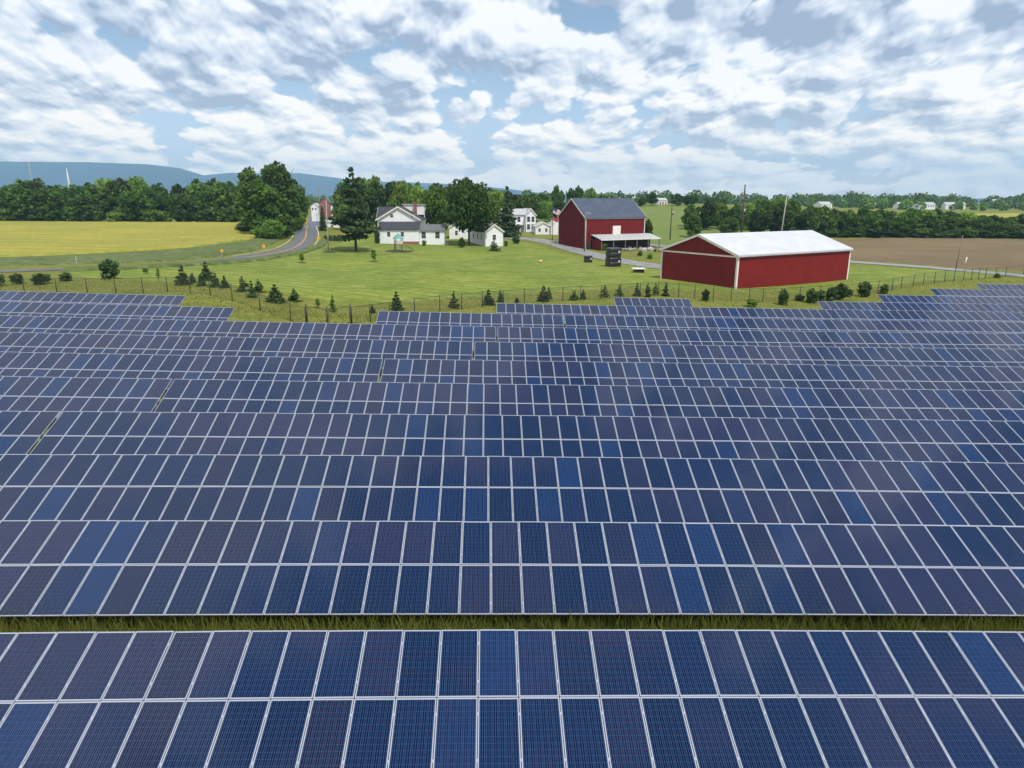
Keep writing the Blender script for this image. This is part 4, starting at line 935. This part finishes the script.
BA = (A.x, A.y, A.z, ang)
def barn_pt(x, y, z=0): return Vector((A.x + math.cos(ang) * x - math.sin(ang) * y, A.y + math.sin(ang) * x + math.cos(ang) * y, 0))

# farmhouse
F = at(379.0, 243.5); S = F.y / FPX * .965       # metres per pixel here
root = empty('farmhouse', F, rad(-2), 'white farmhouse with a wide front gable, dark roofs and a low front wing', 'house')
Hw = (243.5 - 230) * S
gable(root, 11.9, 13, 6.5, 3.4, 'y', 'siding', 'shingle', ov=.5, x0=-.9, y0=4.2)
gable(root, 13.6, 7, 6.8, 2.8, 'x', 'siding', 'shingle', ov=.4, x0=-3.2, y0=17.5, nm='rear_wing_wall')
mb = MB(); mb.box(0, 40.5 * S, 0, 4.2, -1, Hw); mb.build('front_wing_wall', M['siding'], root)
mb = MB(); mb.prism([(-.35, Hw - .05), (4.19, Hw + 1.95), (4.19, Hw + 2.12), (-.35, Hw + .12)], -.3, 40.5 * S + .1, 'x'); mb.build('front_wing_roof', M['shingle'], root)
mb = MB(); mb.box(40.7 * S, 66 * S, .8, 5.5, -1, Hw - .3); mb.build('side_wing_wall', M['siding'], root)
mb = MB(); mb.prism([(.45, Hw - .35), (3.2, Hw + 1.25), (5.9, Hw - .35), (5.9, Hw - .2), (3.2, Hw + 1.42), (.45, Hw - .2)], 40.8 * S, 66 * S + .3, 'x'); mb.build('side_wing_roof', M['grey_shingle'], root)
for x in (10.2, 24): window(root, x * S, 0, Hw * .52, .85, 1.2)
for x in (45, 59): window(root, x * S, .8, Hw * .38, 1.2, 1.7)
window(root, 3.2, 4.2, 7.1, .85, .8); window(root, 9.2, 4.2, 7.2, .9, .5)
part_box(root, 'porch_step', 'pale_roof', 66 * S + .1, 70 * S, 1.5, 3.4, -.6, .15)
mb = MB(); mb.box(8.6, 9.3, 12, 12.7, 6, 11.3); mb.box(8.5, 9.4, 11.9, 12.8, 11.3, 11.45); mb.build('chimney', M['brick'], root)
mb = MB(); mb.box(5.2, 11.2, 13.5, 16.5, 7.6, 10.4); mb.build('dormer_wall', M['siding'], root)
part_box(root, 'dormer_roof', 'pale_roof', 4.9, 11.5, 13.2, 16.8, 10.4, 10.6)
part_box(root, 'brick_base', 'brick', 24 * S, 40.4 * S, -.05, -.003, -1, .55)

# play tower on its mulch pad
c = at(399, 251)
mulch(399.5, 251.5, 3.6, 'dark mulch pad under the wooden play tower')
root = empty('play_tower', (c.x, c.y, c.z + .1), rad(20), 'small wooden play tower with a teal canopy and slide in front of the farmhouse', 'play tower')
for x in (-.85, .85):
    for y in (-.85, .85): part_box(root, 'leg', 'cedar', x - .08, x + .08, y - .08, y + .08, -.2, 3.0)
part_box(root, 'deck', 'cedar', -1, 1, -1, 1, 1.35, 1.47)
for sgn in (-1, 1):
    mb = MB()
    for z in (1.7, 1.95, 2.2): mb.box(-.77, .77, sgn * .9 - .03, sgn * .9 + .03, z, z + .14)
    mb.build('railing', M['white_trim'], root)
mb = MB(); ap = (0, 0, 4.25); q = [(-1.25, -1.25, 2.98), (1.25, -1.25, 2.98), (1.25, 1.25, 2.98), (-1.25, 1.25, 2.98)]
for i in range(4): mb.face([q[i], q[(i + 1) % 4], ap])
mb.face(q[::-1]); mb.build('canopy', M['teal'], root)
mb = MB(); mb.prism([(1.0, 1.40), (1.0, 1.5), (3.9, .15), (3.9, .05)], -.3, .3, 'y'); mb.build('slide', M['black'], root)
mb = MB(); mb.box(-1.0, -.92, -.6, .6, .1, 1.3); mb.build('climbing_wall', M['cedar'], root)

# white garage
F = at(472, 241.5); g0 = at(485.5, 246.5)
ang = math.atan2(at_plane(503, 245, g0.y + .3).y - g0.y, 18)
root = empty('white_garage', g0, rad(20), 'low white garage with a grey gabled roof and one dark end window', 'garage')
S = g0.y / FPX * 1.03
gable(root, 18 * S, 14, 15.0 * S * .93, 6.2 * S, 'y', 'siding', 'grey_shingle', ov=.3)
window(root, 9 * S, 0, 6.3 * S, 1.0, 1.3)
for y in (3, 6.5, 10): window(root, 0, y, 1.8, .9, 1.3, 'l')
g1 = at(449.5, 239)
root = empty('white_cottage', g1, rad(2), 'small white building half hidden behind the large shade tree', 'building')
gable(root, 7.0, 9, 3.6, 2.1, 'y', 'siding', 'grey_shingle', ov=.3)
window(root, 2.2, 0, 1.2, .8, 1.3)
# two storey white house
g = at(504.5, 232.5)
root = empty('white_house', g, rad(8), 'two storey white house with a pale hipped gable roof and many windows', 'house')
S = g.y / FPX * 1.02
gable(root, 22 * S, 9.5, 16.5 * S, 5.0 * S, 'x', 'siding', 'pale_roof', ov=.35)
gable(root, 9.5 * S, 11, 16.5 * S, 5.5 * S, 'y', 'siding', 'pale_roof', ov=.3, x0=20 * S, y0=-1.6, nm='gable_wing_wall')
for x in (3, 8.5, 14): 
    window(root, x * S, 0, 9.8 * S, 1.0, 1.7); window(root, x * S, 0, 3.0 * S, 1.0, 1.7)
for x in (22.5, 26.8):
    window(root, x * S, -1.6, 10 * S, 1.0, 1.7); window(root, x * S, -1.6, 3 * S, 1.0, 1.7)
part_box(root, 'porch_roof', 'pale_roof', -.5, 19.5 * S, -2.4, -.003, 7.0 * S, 7.4 * S)
for i in range(5): part_box(root, 'porch_post', 'white_trim', 4.5 * i * S * 1.0 + .1, 4.5 * i * S + .3, -2.3, -2.1, -.8, 7.0 * S)
# belfry building behind
p = ground_at(520, 330); S = 330 / FPX
root = empty('chapel', p, rad(5), 'white chapel behind the two storey house, only its belfry showing', 'chapel')
zb = at_plane(520, 207, 330).z - p.z
gable(root, 10, 16, zb - 2.5, 3.0, 'y', 'siding', 'pale_roof', ov=.3, x0=-5)
part_box(root, 'belfry', 'white_trim', -1.3, 1.3, 1, 3.6, zb - 2, zb + 3.2)
for sx in (-.55, .55): part_box(root, 'belfry_louvre', 'glass', sx - .3, sx + .3, .93, .997, zb + 1, zb + 2.6)
part_box(root, 'belfry_cap', 'pale_roof', -1.6, 1.6, .7, 3.9, zb + 3.2, zb + 3.5)
# small outbuildings
g = at(535.5, 234.5); S = g.y / FPX * 1.02
root = empty('white_outbuilding', g, rad(6), 'small white gabled outbuilding between the white house and the flagpole', 'outbuilding')
gable(root, 15 * S, 6, 7.5 * S, 4 * S, 'y', 'siding', 'pale_roof', ov=.25)
window(root, 4 * S, 0, 2.6 * S, .7, 1.1); window(root, 10.5 * S, 0, 2.6 * S, .7, 1.1)
g = at(551, 234.8)
root = empty('white_shed', g, rad(6), 'plain pale shed tucked against the left side of the red barn', 'shed')
gable(root, 11 * S, 6, 8.5 * S, 6 * S, 'y', 'siding', 'pale_roof', ov=.2)

# town buildings up the road and far farmsteads : px, base row, Y, width px, height px, wall, roof, label
TOWN = [(327, 213, 430, 9, 14, 'brick', 'grey_shingle', 'red brick town house at the top of the road'), (337, 215, 420, 8, 12, 'siding', 'grey_shingle', 'white town house right of the red brick one'),
        (316.5, 212, 470, 6, 8, 'siding', 'pale_roof', 'small white town house just left of the utility poles'), (345, 212, 440, 10, 9, 'siding', 'pale_roof', 'white town building behind the tall spruce, left side'),
        (330, 229, 300, 11, 9, 'siding', 'pale_roof', 'low white building beside the road below the town'), (339, 230, 290, 8, 7, 'siding', 'grey_shingle', 'white shed between the pale pole and the spruce'),
        (352, 223, 330, 12, 11, 'siding', 'grey_shingle', 'white building seen through the branches of the spruce')]
for px, py, Y, w, h, wl, rf, lb in TOWN:
    g = ground_at(px, Y); b = at_plane(px, py, Y); S = Y / FPX
    root = empty('town_building', (g.x, g.y, g.z), rad(RT.uniform(-8, 8)), lb, 'building')
    H = b.z - g.z + h * S * .7
    gable(root, w * S, 9, H, h * S * .3, 'y' if w < 10 else 'x', wl, rf, ov=.3, x0=-w * S / 2, trim=None)
    for i in range(2): window(root, (-.25 + .5 * i) * w * S, 0, H - 2.6, .9, 1.4)
FAR = [(823, 213, 560, 12, 6, 'siding', 'pale_roof', 'white farm building half hidden by the dark round tree top on the right'), (868, 209, 700, 11, 6, 'brick', 'pale_roof', 'distant farm building with a reddish wall and white roof'),
       (901, 209, 620, 12, 7, 'siding', 'white_metal', 'distant building with a bright white roof, left of the pair'), (918, 209, 640, 9, 5, 'siding', 'white_metal', 'distant low building with a white roof, middle of the pair'),
       (926, 207, 660, 8, 5, 'siding', 'pale_roof', 'distant building behind the low white one'), (950, 207, 680, 18, 5, 'siding', 'pale_roof', 'long distant pale building right of the pair'),
       (994, 206, 760, 12, 7, 'stone', 'pale_roof', 'distant tan house near the right edge'), (661, 207, 440, 9, 5, 'siding', 'pale_roof', 'small white farmhouse on top of the grassy rise'), (1016, 207, 800, 8, 5, 'siding', 'pale_roof', 'distant white house at the right edge')]
for px, py, Y, w, h, wl, rf, lb in FAR:
    g = ground_at(px, Y); b = at_plane(px, py, Y); S = Y / FPX
    root = empty('distant_building', (g.x, g.y, g.z), rad(RT.uniform(-15, 15)), lb, 'building')
    H = max(2.5, b.z - g.z + h * S * .45)
    gable(root, w * S, 10, H, h * S * .45, 'x', wl, rf, ov=.3, x0=-w * S / 2, trim=None)
    for i in range(3): window(root, (-.3 + .3 * i) * w * S, 0, H - 2.4, 1.0, 1.3)
# silo-like white cone and thin tower on the left skyline
p = ground_at(78, 900); S = 900 / FPX; zt = at_plane(78, 168, 900).z
mb = MB(); mb.tube([(0, 0, 0), (0, 0, at_plane(78, 179, 900).z - p.z), (0, 0, zt - p.z)], [1.3, 1.0, .1], 12); o = mb.build('white_spire', M['white_trim']); o.location = p
tag(o, 'pale pointed spire rising above the left tree belt', 'spire')
p = ground_at(42, 1500); mb = MB(); H = at_plane(42, 161.5, 1500).z - p.z; mb.tube([(0, 0, 0), (0, 0, H)], [1.0, .5], 8); o = mb.build('distant_tower', M['pale_pole']); o.location = p
tag(o, 'thin pale tower in front of the blue ridge on the left', 'tower')

# ------------------------------------------------------------------ poles, wires, signs
POLES = {}
def pole(px, py, ytop, r, m, label, lean=0.0, arm=None, tr=False, lamps=False, name='utility_pole'):
    c = at(px, py); H = at_plane(px, ytop, c.y).z - c.z; root = empty(name, c, 0, label, 'utility pole')
    mb = MB(); mb.tube([(0, 0, -.5), (lean * H * .5, 0, H * .5), (lean * H, 0, H)], [r * 1.25, r, r * .75], 10); mb.build('pole_shaft', M[m], root)
    if arm:
        z, w, rot = arm; z = H - z; a = rad(rot)
        mb = MB(); Mx = Matrix.Translation((lean * z, 0, z)) @ Matrix.Rotation(a, 4, 'Z'); mb.box(-w / 2, w / 2, -.16, -.04, -.07, .07, Mx); mb.build('crossarm', M['wood'], root)
        for q in (-.46, -.15, .15, .46):
            mb = MB(); v = Mx @ Vector((q * w, -.1, .07)); mb.tube([v, v + Vector((0, 0, .12)), v + Vector((0, 0, .24))], [.05, .07, .03], 8); mb.build('insulator', M['pale_roof'], root)
    if tr:
        z = H - tr; mb = MB(); mb.tube([(.42 + lean * z, -.1, z - .55), (.42 + lean * z, -.1, z + .45), (.42 + lean * z, -.1, z + .55)], [.3, .3, .12], 12); mb.build('transformer', M['steel'], root)
    if lamps:
        for s in (.5, 1.15):
            mb = MB(); mb.tube([(0, 0, H - .9), (s * .6, -.2, H - .5), (s, -.3, H - .45)], [.04, .04, .04], 6); mb.tube([(s, -.3, H - .42), (s, -.3, H - .6), (s, -.3, H - .8)], [.08, .22, .16], 10); mb.build('lamp_head', M['pale_roof'], root)
    POLES[label] = (c, H, lean); return c, H
pA = pole(328.5, 252.5, 200, .12, 'pale_pole', 'pale slightly leaning utility pole in a mulch ring on the lawn', .02)
pB = pole(320.5, 222, 188, .2, 'wood', 'distant utility pole where the road meets the town', 0, (1.0, 3.0, 10))
pE = pole(584.5, 251.5, 211, .17, 'wood', 'wooden yard light pole at the front corner of the red barn', 0, None, False, True)
pF = pole(670, 240, 205.5, .16, 'dark_wood', 'thin dark utility pole on the pasture right of the barn', 0, (1.0, 2.0, 30), 2.4)
pC = pole(740, 246, 184.5, .24, 'dark_wood', 'tall dark utility pole with a transformer behind the shed roof', 0, (5.7, 3.4, 12), 7.4)
pD = pole(779, 248, 195, .18, 'pale_pole', 'pale utility pole leaning right behind the shed ridge', .055, None)
pG = pole(955.5, 270, 235, .09, 'wood', 'pale bare pole at the edge of the brown field beside the lane', .05)
def wire(a, b, sag, label):
    mb = MB(); pts = []
    for i in range(17):
        t = i / 16; p = a.lerp(b, t); p.z -= sag * 4 * t * (1 - t); pts.append(p)
    mb.tube(pts, [.014] * 17, 4, cap=False); o = mb.build('power_line', M['wire'], None, False)
    return tag(o, label, 'power line')
def topof(p, dz): return p[0] + Vector((0, 0, p[1] - dz))
wire(topof(pA, 5.5), topof(pA, 5.5) + Vector((-70, 28, 1)), 1.2, 'pale wire running left from the leaning pole in front of the roadside trees')
wire(topof(pA, .4), topof(pB, .6), 1.5, 'wire from the leaning pole up the road to the town pole')
wire(topof(pC, 5.6), topof(pF, 1), 1.2, 'wire from the tall transformer pole to the thin dark pole')
wire(topof(pC, 5.6), topof(pD, 3), .6, 'short wire between the two poles behind the shed roof')
wire(topof(pE, 1.2), topof(pF, 1.2), 1.6, 'wire from the yard light pole across the barn roof')
wire(topof(pD, 3), topof(pG, .6), 2.0, 'wire sloping from the leaning pole down to the pole by the lane')

def diamond(px, py, h, s, label, nm='warning_sign'):
    c = at(px, py); root = empty(nm, c, rad(RT.uniform(-12, 12)), label, 'road sign')
    mb = MB(); mb.tube([(0, 0, -.2), (0, 0, h)], [.04, .04], 6); mb.build('post', M['steel'], root)
    mb = MB(); mb.add([(-s, -.06, h), (0, -.06, h - s), (s, -.06, h), (0, -.06, h + s), (-s, -.09, h), (0, -.09, h - s), (s, -.09, h), (0, -.09, h + s)], [(0, 3, 2, 1), (4, 5, 6, 7), (0, 1, 5, 4), (1, 2, 6, 5), (2, 3, 7, 6), (3, 0, 4, 7)]); f = mb.build('sign_panel', M['sign_yellow'], root)
    mb = MB(); mb.add([(-.10 * s, -.097, h - .5 * s), (.10 * s, -.097, h - .5 * s), (.10 * s, -.097, h + .2 * s), (.3 * s, -.097, h + .2 * s), (0, -.097, h + .55 * s), (-.3 * s, -.097, h + .2 * s), (-.10 * s, -.097, h + .2 * s)], [(0, 1, 2, 3, 4, 5, 6)]); mb.build('arrow', M['black'], f, False)
diamond(264.5, 253.5, 1.6, .46, 'yellow diamond warning sign on the bank left of the curve')
diamond(222.6, 258, 1.5, .38, 'yellow diamond sign on the left bank, the one farther from the crest')
diamond(318.8, 242.5, 1.2, .55, 'yellow diamond sign right of the road below the crest')
diamond(306.3, 227.5, 2.5, .9, 'small yellow diamond sign left of the road at its crest')
c = at(964.8, 264.5); mb = MB(); mb.tube([(0, 0, -.3), (.08, 0, .8), (.22, 0, 1.55)], [.14, .14, .12], 10); o = mb.build('marker_post', M['white_trim']); o.location = c; tag(o, 'short white marker post in the brown field', 'marker post')
for px, py, hh in ((77.5, 268, 1.9),):
    c = at(px, py); mb = MB(); mb.tube([(0, 0, -.3), (0, 0, hh)], [.06, .06], 8); o = mb.build('roadside_post', M['pale_pole']); o.location = c; tag(o, 'thin pale post beside the left stretch of road', 'post')

# flagpole with two flags
c = at(552.3, 240.5); H = at_plane(552.3, 207, c.y).z - c.z
root = empty('flagpole', c, 0, 'tall thin flagpole left of the red barn', 'flagpole')
mb = MB(); mb.tube([(0, 0, -.3), (0, 0, H)], [.11, .07], 8); mb.build('pole_shaft', M['dark_wood'], root)
mb = MB(); mb.tube([(0, 0, H), (0, 0, H + .1), (0, 0, H + .2)], [.05, .13, .03], 8); mb.build('finial', M['pale_roof'], root)
def flag(z, w, h, label, stripes):
    root = empty('flag', (c.x + .1, c.y, c.z + z), 0, label, 'flag'); nx, ny = 14, 13
    def P(i, j): x = w * i / nx; return (x, .22 * math.sin(i * .8) * i / nx + 0.02, -h * j / ny - .35 * x * (1 if True else 0) + .1 * math.sin(i * .9))
    mb = MB()
    for i in range(nx):
        for j in range(ny):
            mi = (j % 2) if stripes else (0 if j < 9 else 1)
            if stripes and i < 6 and j < 7: mi = 2
            mb.face([P(i, j + 1), P(i + 1, j + 1), P(i + 1, j), P(i, j)], mi)
    me = mb.mesh('flag_cloth', [M['flag_red'], M['flag_white'], M['flag_blue']]); link('flag_cloth', me, root)
flag(H - .2, 2.8, 1.7, 'striped flag with a dark blue canton flying at the top of the flagpole', True)
flag(H - 3.0, 2.4, 1.6, 'red flag with a pale lower band flying below the striped flag', False)

# black stacked tanks, crate, trough, bin, rubble in the barn yard
def tank(px, py, wpx, hpx, label, z=0.0, marks=True, nm='black_tank'):
    c = at(px, py); S = c.y / FPX * 1.02; w, h = wpx * S, hpx * S; d = w * .85
    root = empty(nm, (c.x, c.y, c.z + z), rad(12), label, 'container')
    mb = MB(); n = 24
    def ring(zv, k): return [(math.copysign(abs(math.cos(a)) ** .45, math.cos(a)) * w / 2 * k, math.copysign(abs(math.sin(a)) ** .45, math.sin(a)) * d / 2 * k, zv) for a in [2 * math.pi * i / n for i in range(n)]]
    zs = [(0, .93), (.06 * h, 1), (.42 * h, 1), (.46 * h, .96), (.5 * h, 1), (.88 * h, 1), (.95 * h, .95), (h, .8)]
    for zv, k in zs: mb.v += ring(zv, k)
    for r in range(len(zs) - 1):
        for i in range(n): mb.f.append((r * n + i, r * n + (i + 1) % n, (r + 1) * n + (i + 1) % n, (r + 1) * n + i)); mb.mi.append(0); mb.sm.append(False)
    mb.f.append(tuple(range(n))[::-1]); mb.mi.append(0); mb.sm.append(False); mb.f.append(tuple((len(zs) - 1) * n + i for i in range(n))); mb.mi.append(0); mb.sm.append(False)
    mb.build('tank_body', M['black'], root)
    if marks:
        q = MB(); y = -d / 2 - .012; x = w * .26; z0 = h * .55; s = h * .26
        q.face([(x - s * .5, y, z0 - s * .4), (x - s * .3, y, z0 - s * .4), (x + .05, y, z0 + s * .5), (x - .1, y, z0 + s * .5)])
        q.face([(x + s * .3, y, z0 - s * .4), (x + s * .5, y, z0 - s * .4), (x + .12, y, z0 + s * .5), (x - .02, y - .002, z0 + s * .5)])
        q.build('white_mark', M['white_trim'], root, False)
    return w, d, h
w, d, h = tank(613, 266.5, 14, 9.3, 'lower of two stacked black tanks beside the drive')
tank(613, 266.5, 13.5, 8.8, 'upper of two stacked black tanks beside the drive', z=h + .01)
tank(588, 262.5, 7.5, 6.6, 'small black ribbed box beside the drive left of the tank stack')
c = at(638.5, 272.5); S = c.y / FPX
root = empty('white_topped_bin', c, rad(-4), 'low dark bin with a flat white lid at the end of the drive', 'bin')
part_box(root, 'bin_body', 'black', -5 * S, 5 * S, -.8, .8, -.1, 3.6 * S); part_box(root, 'lid', 'white_trim', -6.5 * S, 6 * S, -1.0, 1.0, 3.6 * S + .002, 4.3 * S)
c = at(540.5, 262.5); mb = MB(); mb.tube([(0, 0, 0), (0, 0, .25), (0, 0, .45), (0, 0, .6)], [.30, .38, .3, .08], 10); o = mb.build('orange_ball', mat('orange_tub_plastic', (.62, .34, .16), .5)); o.location = c; tag(o, 'small pale orange tub lying on the lawn left of the drive', 'tub')
rr = random.Random(4)
import bmesh
for i in range(34):
    t = rr.random(); g = at(622 + 60 * t + rr.uniform(-2, 2), 247.5 + 3.5 * rr.random() + 2 * t); s = rr.uniform(.35, .85)
    bm = bmesh.new(); bmesh.ops.create_icosphere(bm, subdivisions=2, radius=s)
    for v in bm.verts: v.co = Vector((v.co.x * 1.25, v.co.y, v.co.z * .75)) * (1 + .18 * math.sin(v.co.x * 7 + i) * math.cos(v.co.y * 6 + i * 2) + rr.uniform(-.07, .07))
    me = bpy.data.meshes.new('boulder'); bm.to_mesh(me); bm.free(); me.materials.append(M['stone'] if i % 3 else M['pale_roof']); o = link('boulder', me, None, g + Vector((0, 0, s * .4)), (0, 0, rr.uniform(0, 6)))
    tag(o, 'pale field stone in the rubble heap beside the lean to', 'boulder', 'stones of the rubble heap by the barn')
for i, (px, py) in enumerate(((594, 249), (598, 249.5), (603, 250.5))):
    plant('barn_weed', VAR_BUSH[2], at(px, py), 1.5 + .3 * i, 1, label='patch of weeds at the foot of the barn beside the lean to', cat='weeds', group='weeds by the barn')
for i, (px, py) in enumerate(((655, 252), (668, 256), (680, 259), (640, 256), (650, 259), (690, 262))):
    plant('yard_weed', VAR_BUSH[2], at(px, py), .8 + .15 * i, 1.3, label='low olive weeds between the rubble heap and the drive', cat='weeds', group='weeds by the drive')

# ------------------------------------------------------------------ chain link fence with posts and a gate
def mesh_mat():
    m = bpy.data.materials.new('chain_link_mesh'); m.use_nodes = True; m.node_tree.nodes.clear(); T = NT(m.node_tree)
    u, v, _ = T.xyz(T.new('ShaderNodeTexCoord').outputs['UV'])[0:3]
    a = T.m('PINGPONG', T.m('MULTIPLY', T.m('ADD', u, v), 9.0), 0.5); b = T.m('PINGPONG', T.m('MULTIPLY', T.m('SUBTRACT', u, v), 9.0), 0.5)
    f = T.m('MAXIMUM', T.m('LESS_THAN', a, .045), T.m('LESS_THAN', b, .045))
    p = T.new('ShaderNodeBsdfPrincipled'); p.inputs['Base Color'].default_value = (.06, .06, .055, 1); p.inputs['Roughness'].default_value = .6
    t = T.new('ShaderNodeBsdfTransparent'); mx = T.new('ShaderNodeMixShader'); T.l.new(f, mx.inputs[0]); T.l.new(t.outputs[0], mx.inputs[1]); T.l.new(p.outputs[0], mx.inputs[2])
    T.l.new(mx.outputs[0], T.new('ShaderNodeOutputMaterial').inputs[0]); return m
M['link'] = mesh_mat()
def fence(pts, label, hgt=1.85, every=None):
    root = empty('chain_link_fence', pts[0], 0, label, 'fence'); O = Vector(root.location)
    for p in pts:
        mb = MB(); q = p - O; mb.tube([q + Vector((0, 0, -.3)), q + Vector((0, 0, hgt + .1))], [.05, .05], 8); mb.build('fence_post', M['fence_wire'], root)
    mb = MB()
    for a, b in zip(pts[:-1], pts[1:]): mb.tube([a - O + Vector((0, 0, hgt)), b - O + Vector((0, 0, hgt))], [.018, .018], 5)
    mb.build('top_rail', M['fence_wire'], root)
    vs = []; fs = []; uvs = []; s = 0
    for a, b in zip(pts[:-1], pts[1:]):
        k = len(vs); L = (b - a).length; vs += [tuple(a - O), tuple(b - O), tuple(b - O + Vector((0, 0, hgt))), tuple(a - O + Vector((0, 0, hgt)))]; fs.append((k, k + 1, k + 2, k + 3)); uvs += [(s, 0), (s + L, 0), (s + L, hgt), (s, hgt)]; s += L
    me = bpy.data.meshes.new('wire_mesh'); me.from_pydata(vs, [], fs); uvl = me.uv_layers.new(name='UVMap')
    for i, uv in enumerate(uvs): uvl.data[i].uv = uv
    me.materials.append(M['link']); link('wire_mesh', me, root)
FY = [(-40, 88), (15, 84), (48, 84), (79, 84), (108, 84), (136, 84.5), (161, 85), (184, 84), (204, 82), (226, 79), (253.5, 75.5), (284, 72), (299.5, 70.5)]
def fp(px, Y): return ground_at(px, Y)
fence([fp(*q) for q in FY], 'chain link fence curving behind the left solar rows to the gate')
FY2 = [(347, 71.5), (366, 73), (386.3, 74.5), (412, 77), (438, 79.5), (460.5, 81.5), (481.7, 84), (503, 86), (524.5, 88), (544, 89), (564, 90), (582, 91), (603, 91.5), (623, 92.5), (642.6, 93.5), (661, 95), (682, 94), (698.6, 93), (717.5, 92), (736, 92), (754.5, 92), (768.5, 92), (787, 93), (806, 95), (826, 97), (846, 99), (866, 101)]
fence([fp(*q) for q in FY2], 'chain link fence from the gate past the young spruces to the red shed')
FY3 = [(866, 101), (874, 102), (885, 103.5), (899, 105), (908, 106.5), (920, 108), (930, 109.5), (941, 111), (951, 112.5), (960.5, 114), (970, 115.5), (978, 117), (985, 118), (992, 119), (1002, 121), (1012, 122.5), (1030, 125), (1050, 128)]
fence([fp(*q) for q in FY3[1:]], 'closely posted chain link fence running right along the lane')
ga, gb, gc = fp(300.5, 70.4), fp(322, 69.5), fp(346, 71.3)
root = empty('field_gate', ga, 0, 'double leaf chain link gate with heavy posts in front of the lawn', 'gate'); O = Vector(root.location)
for p in (ga, gb, gc):
    mb = MB(); q = p - O; mb.tube([q + Vector((0, 0, -.3)), q + Vector((0, 0, 2.25))], [.062, .062], 8); mb.build('gate_post', M['fence_wire'], root)
for a, b in ((ga, gb), (gb, gc)):
    mb = MB(); a2 = a - O; b2 = b - O; up = lambda z: Vector((0, 0, z))
    for z in (.15, 1.95): mb.tube([a2.lerp(b2, .06) + up(z), a2.lerp(b2, .94) + up(z)], [.03, .03], 6)
    for t in (.06, .94): mb.tube([a2.lerp(b2, t) + up(.15), a2.lerp(b2, t) + up(1.95)], [.03, .03], 6)
    mb.tube([a2.lerp(b2, .06) + up(1.95), a2.lerp(b2, .94) + up(.15)], [.02, .02], 6); mb.build('gate_leaf', M['fence_wire'], root)

# ------------------------------------------------------------------ haze
mb = MB(); mb.box(-9400, 9400, -150, 9400, float(GZ.min()) - 25, 480)
hm = bpy.data.materials.new('haze_air'); hm.use_nodes = True; hm.node_tree.nodes.clear(); T = NT(hm.node_tree)
pv = T.new('ShaderNodeVolumePrincipled'); pv.inputs['Color'].default_value = (0.38, 0.69, 1.0, 1); pv.inputs['Density'].default_value = 0.00012; pv.inputs['Anisotropy'].default_value = 0.0
T.l.new(pv.outputs[0], T.new('ShaderNodeOutputMaterial').inputs['Volume'])
hz_o = mb.build('haze', hm); tag(hz_o, 'thin pale blue summer haze over the whole valley', 'haze', kind='stuff')
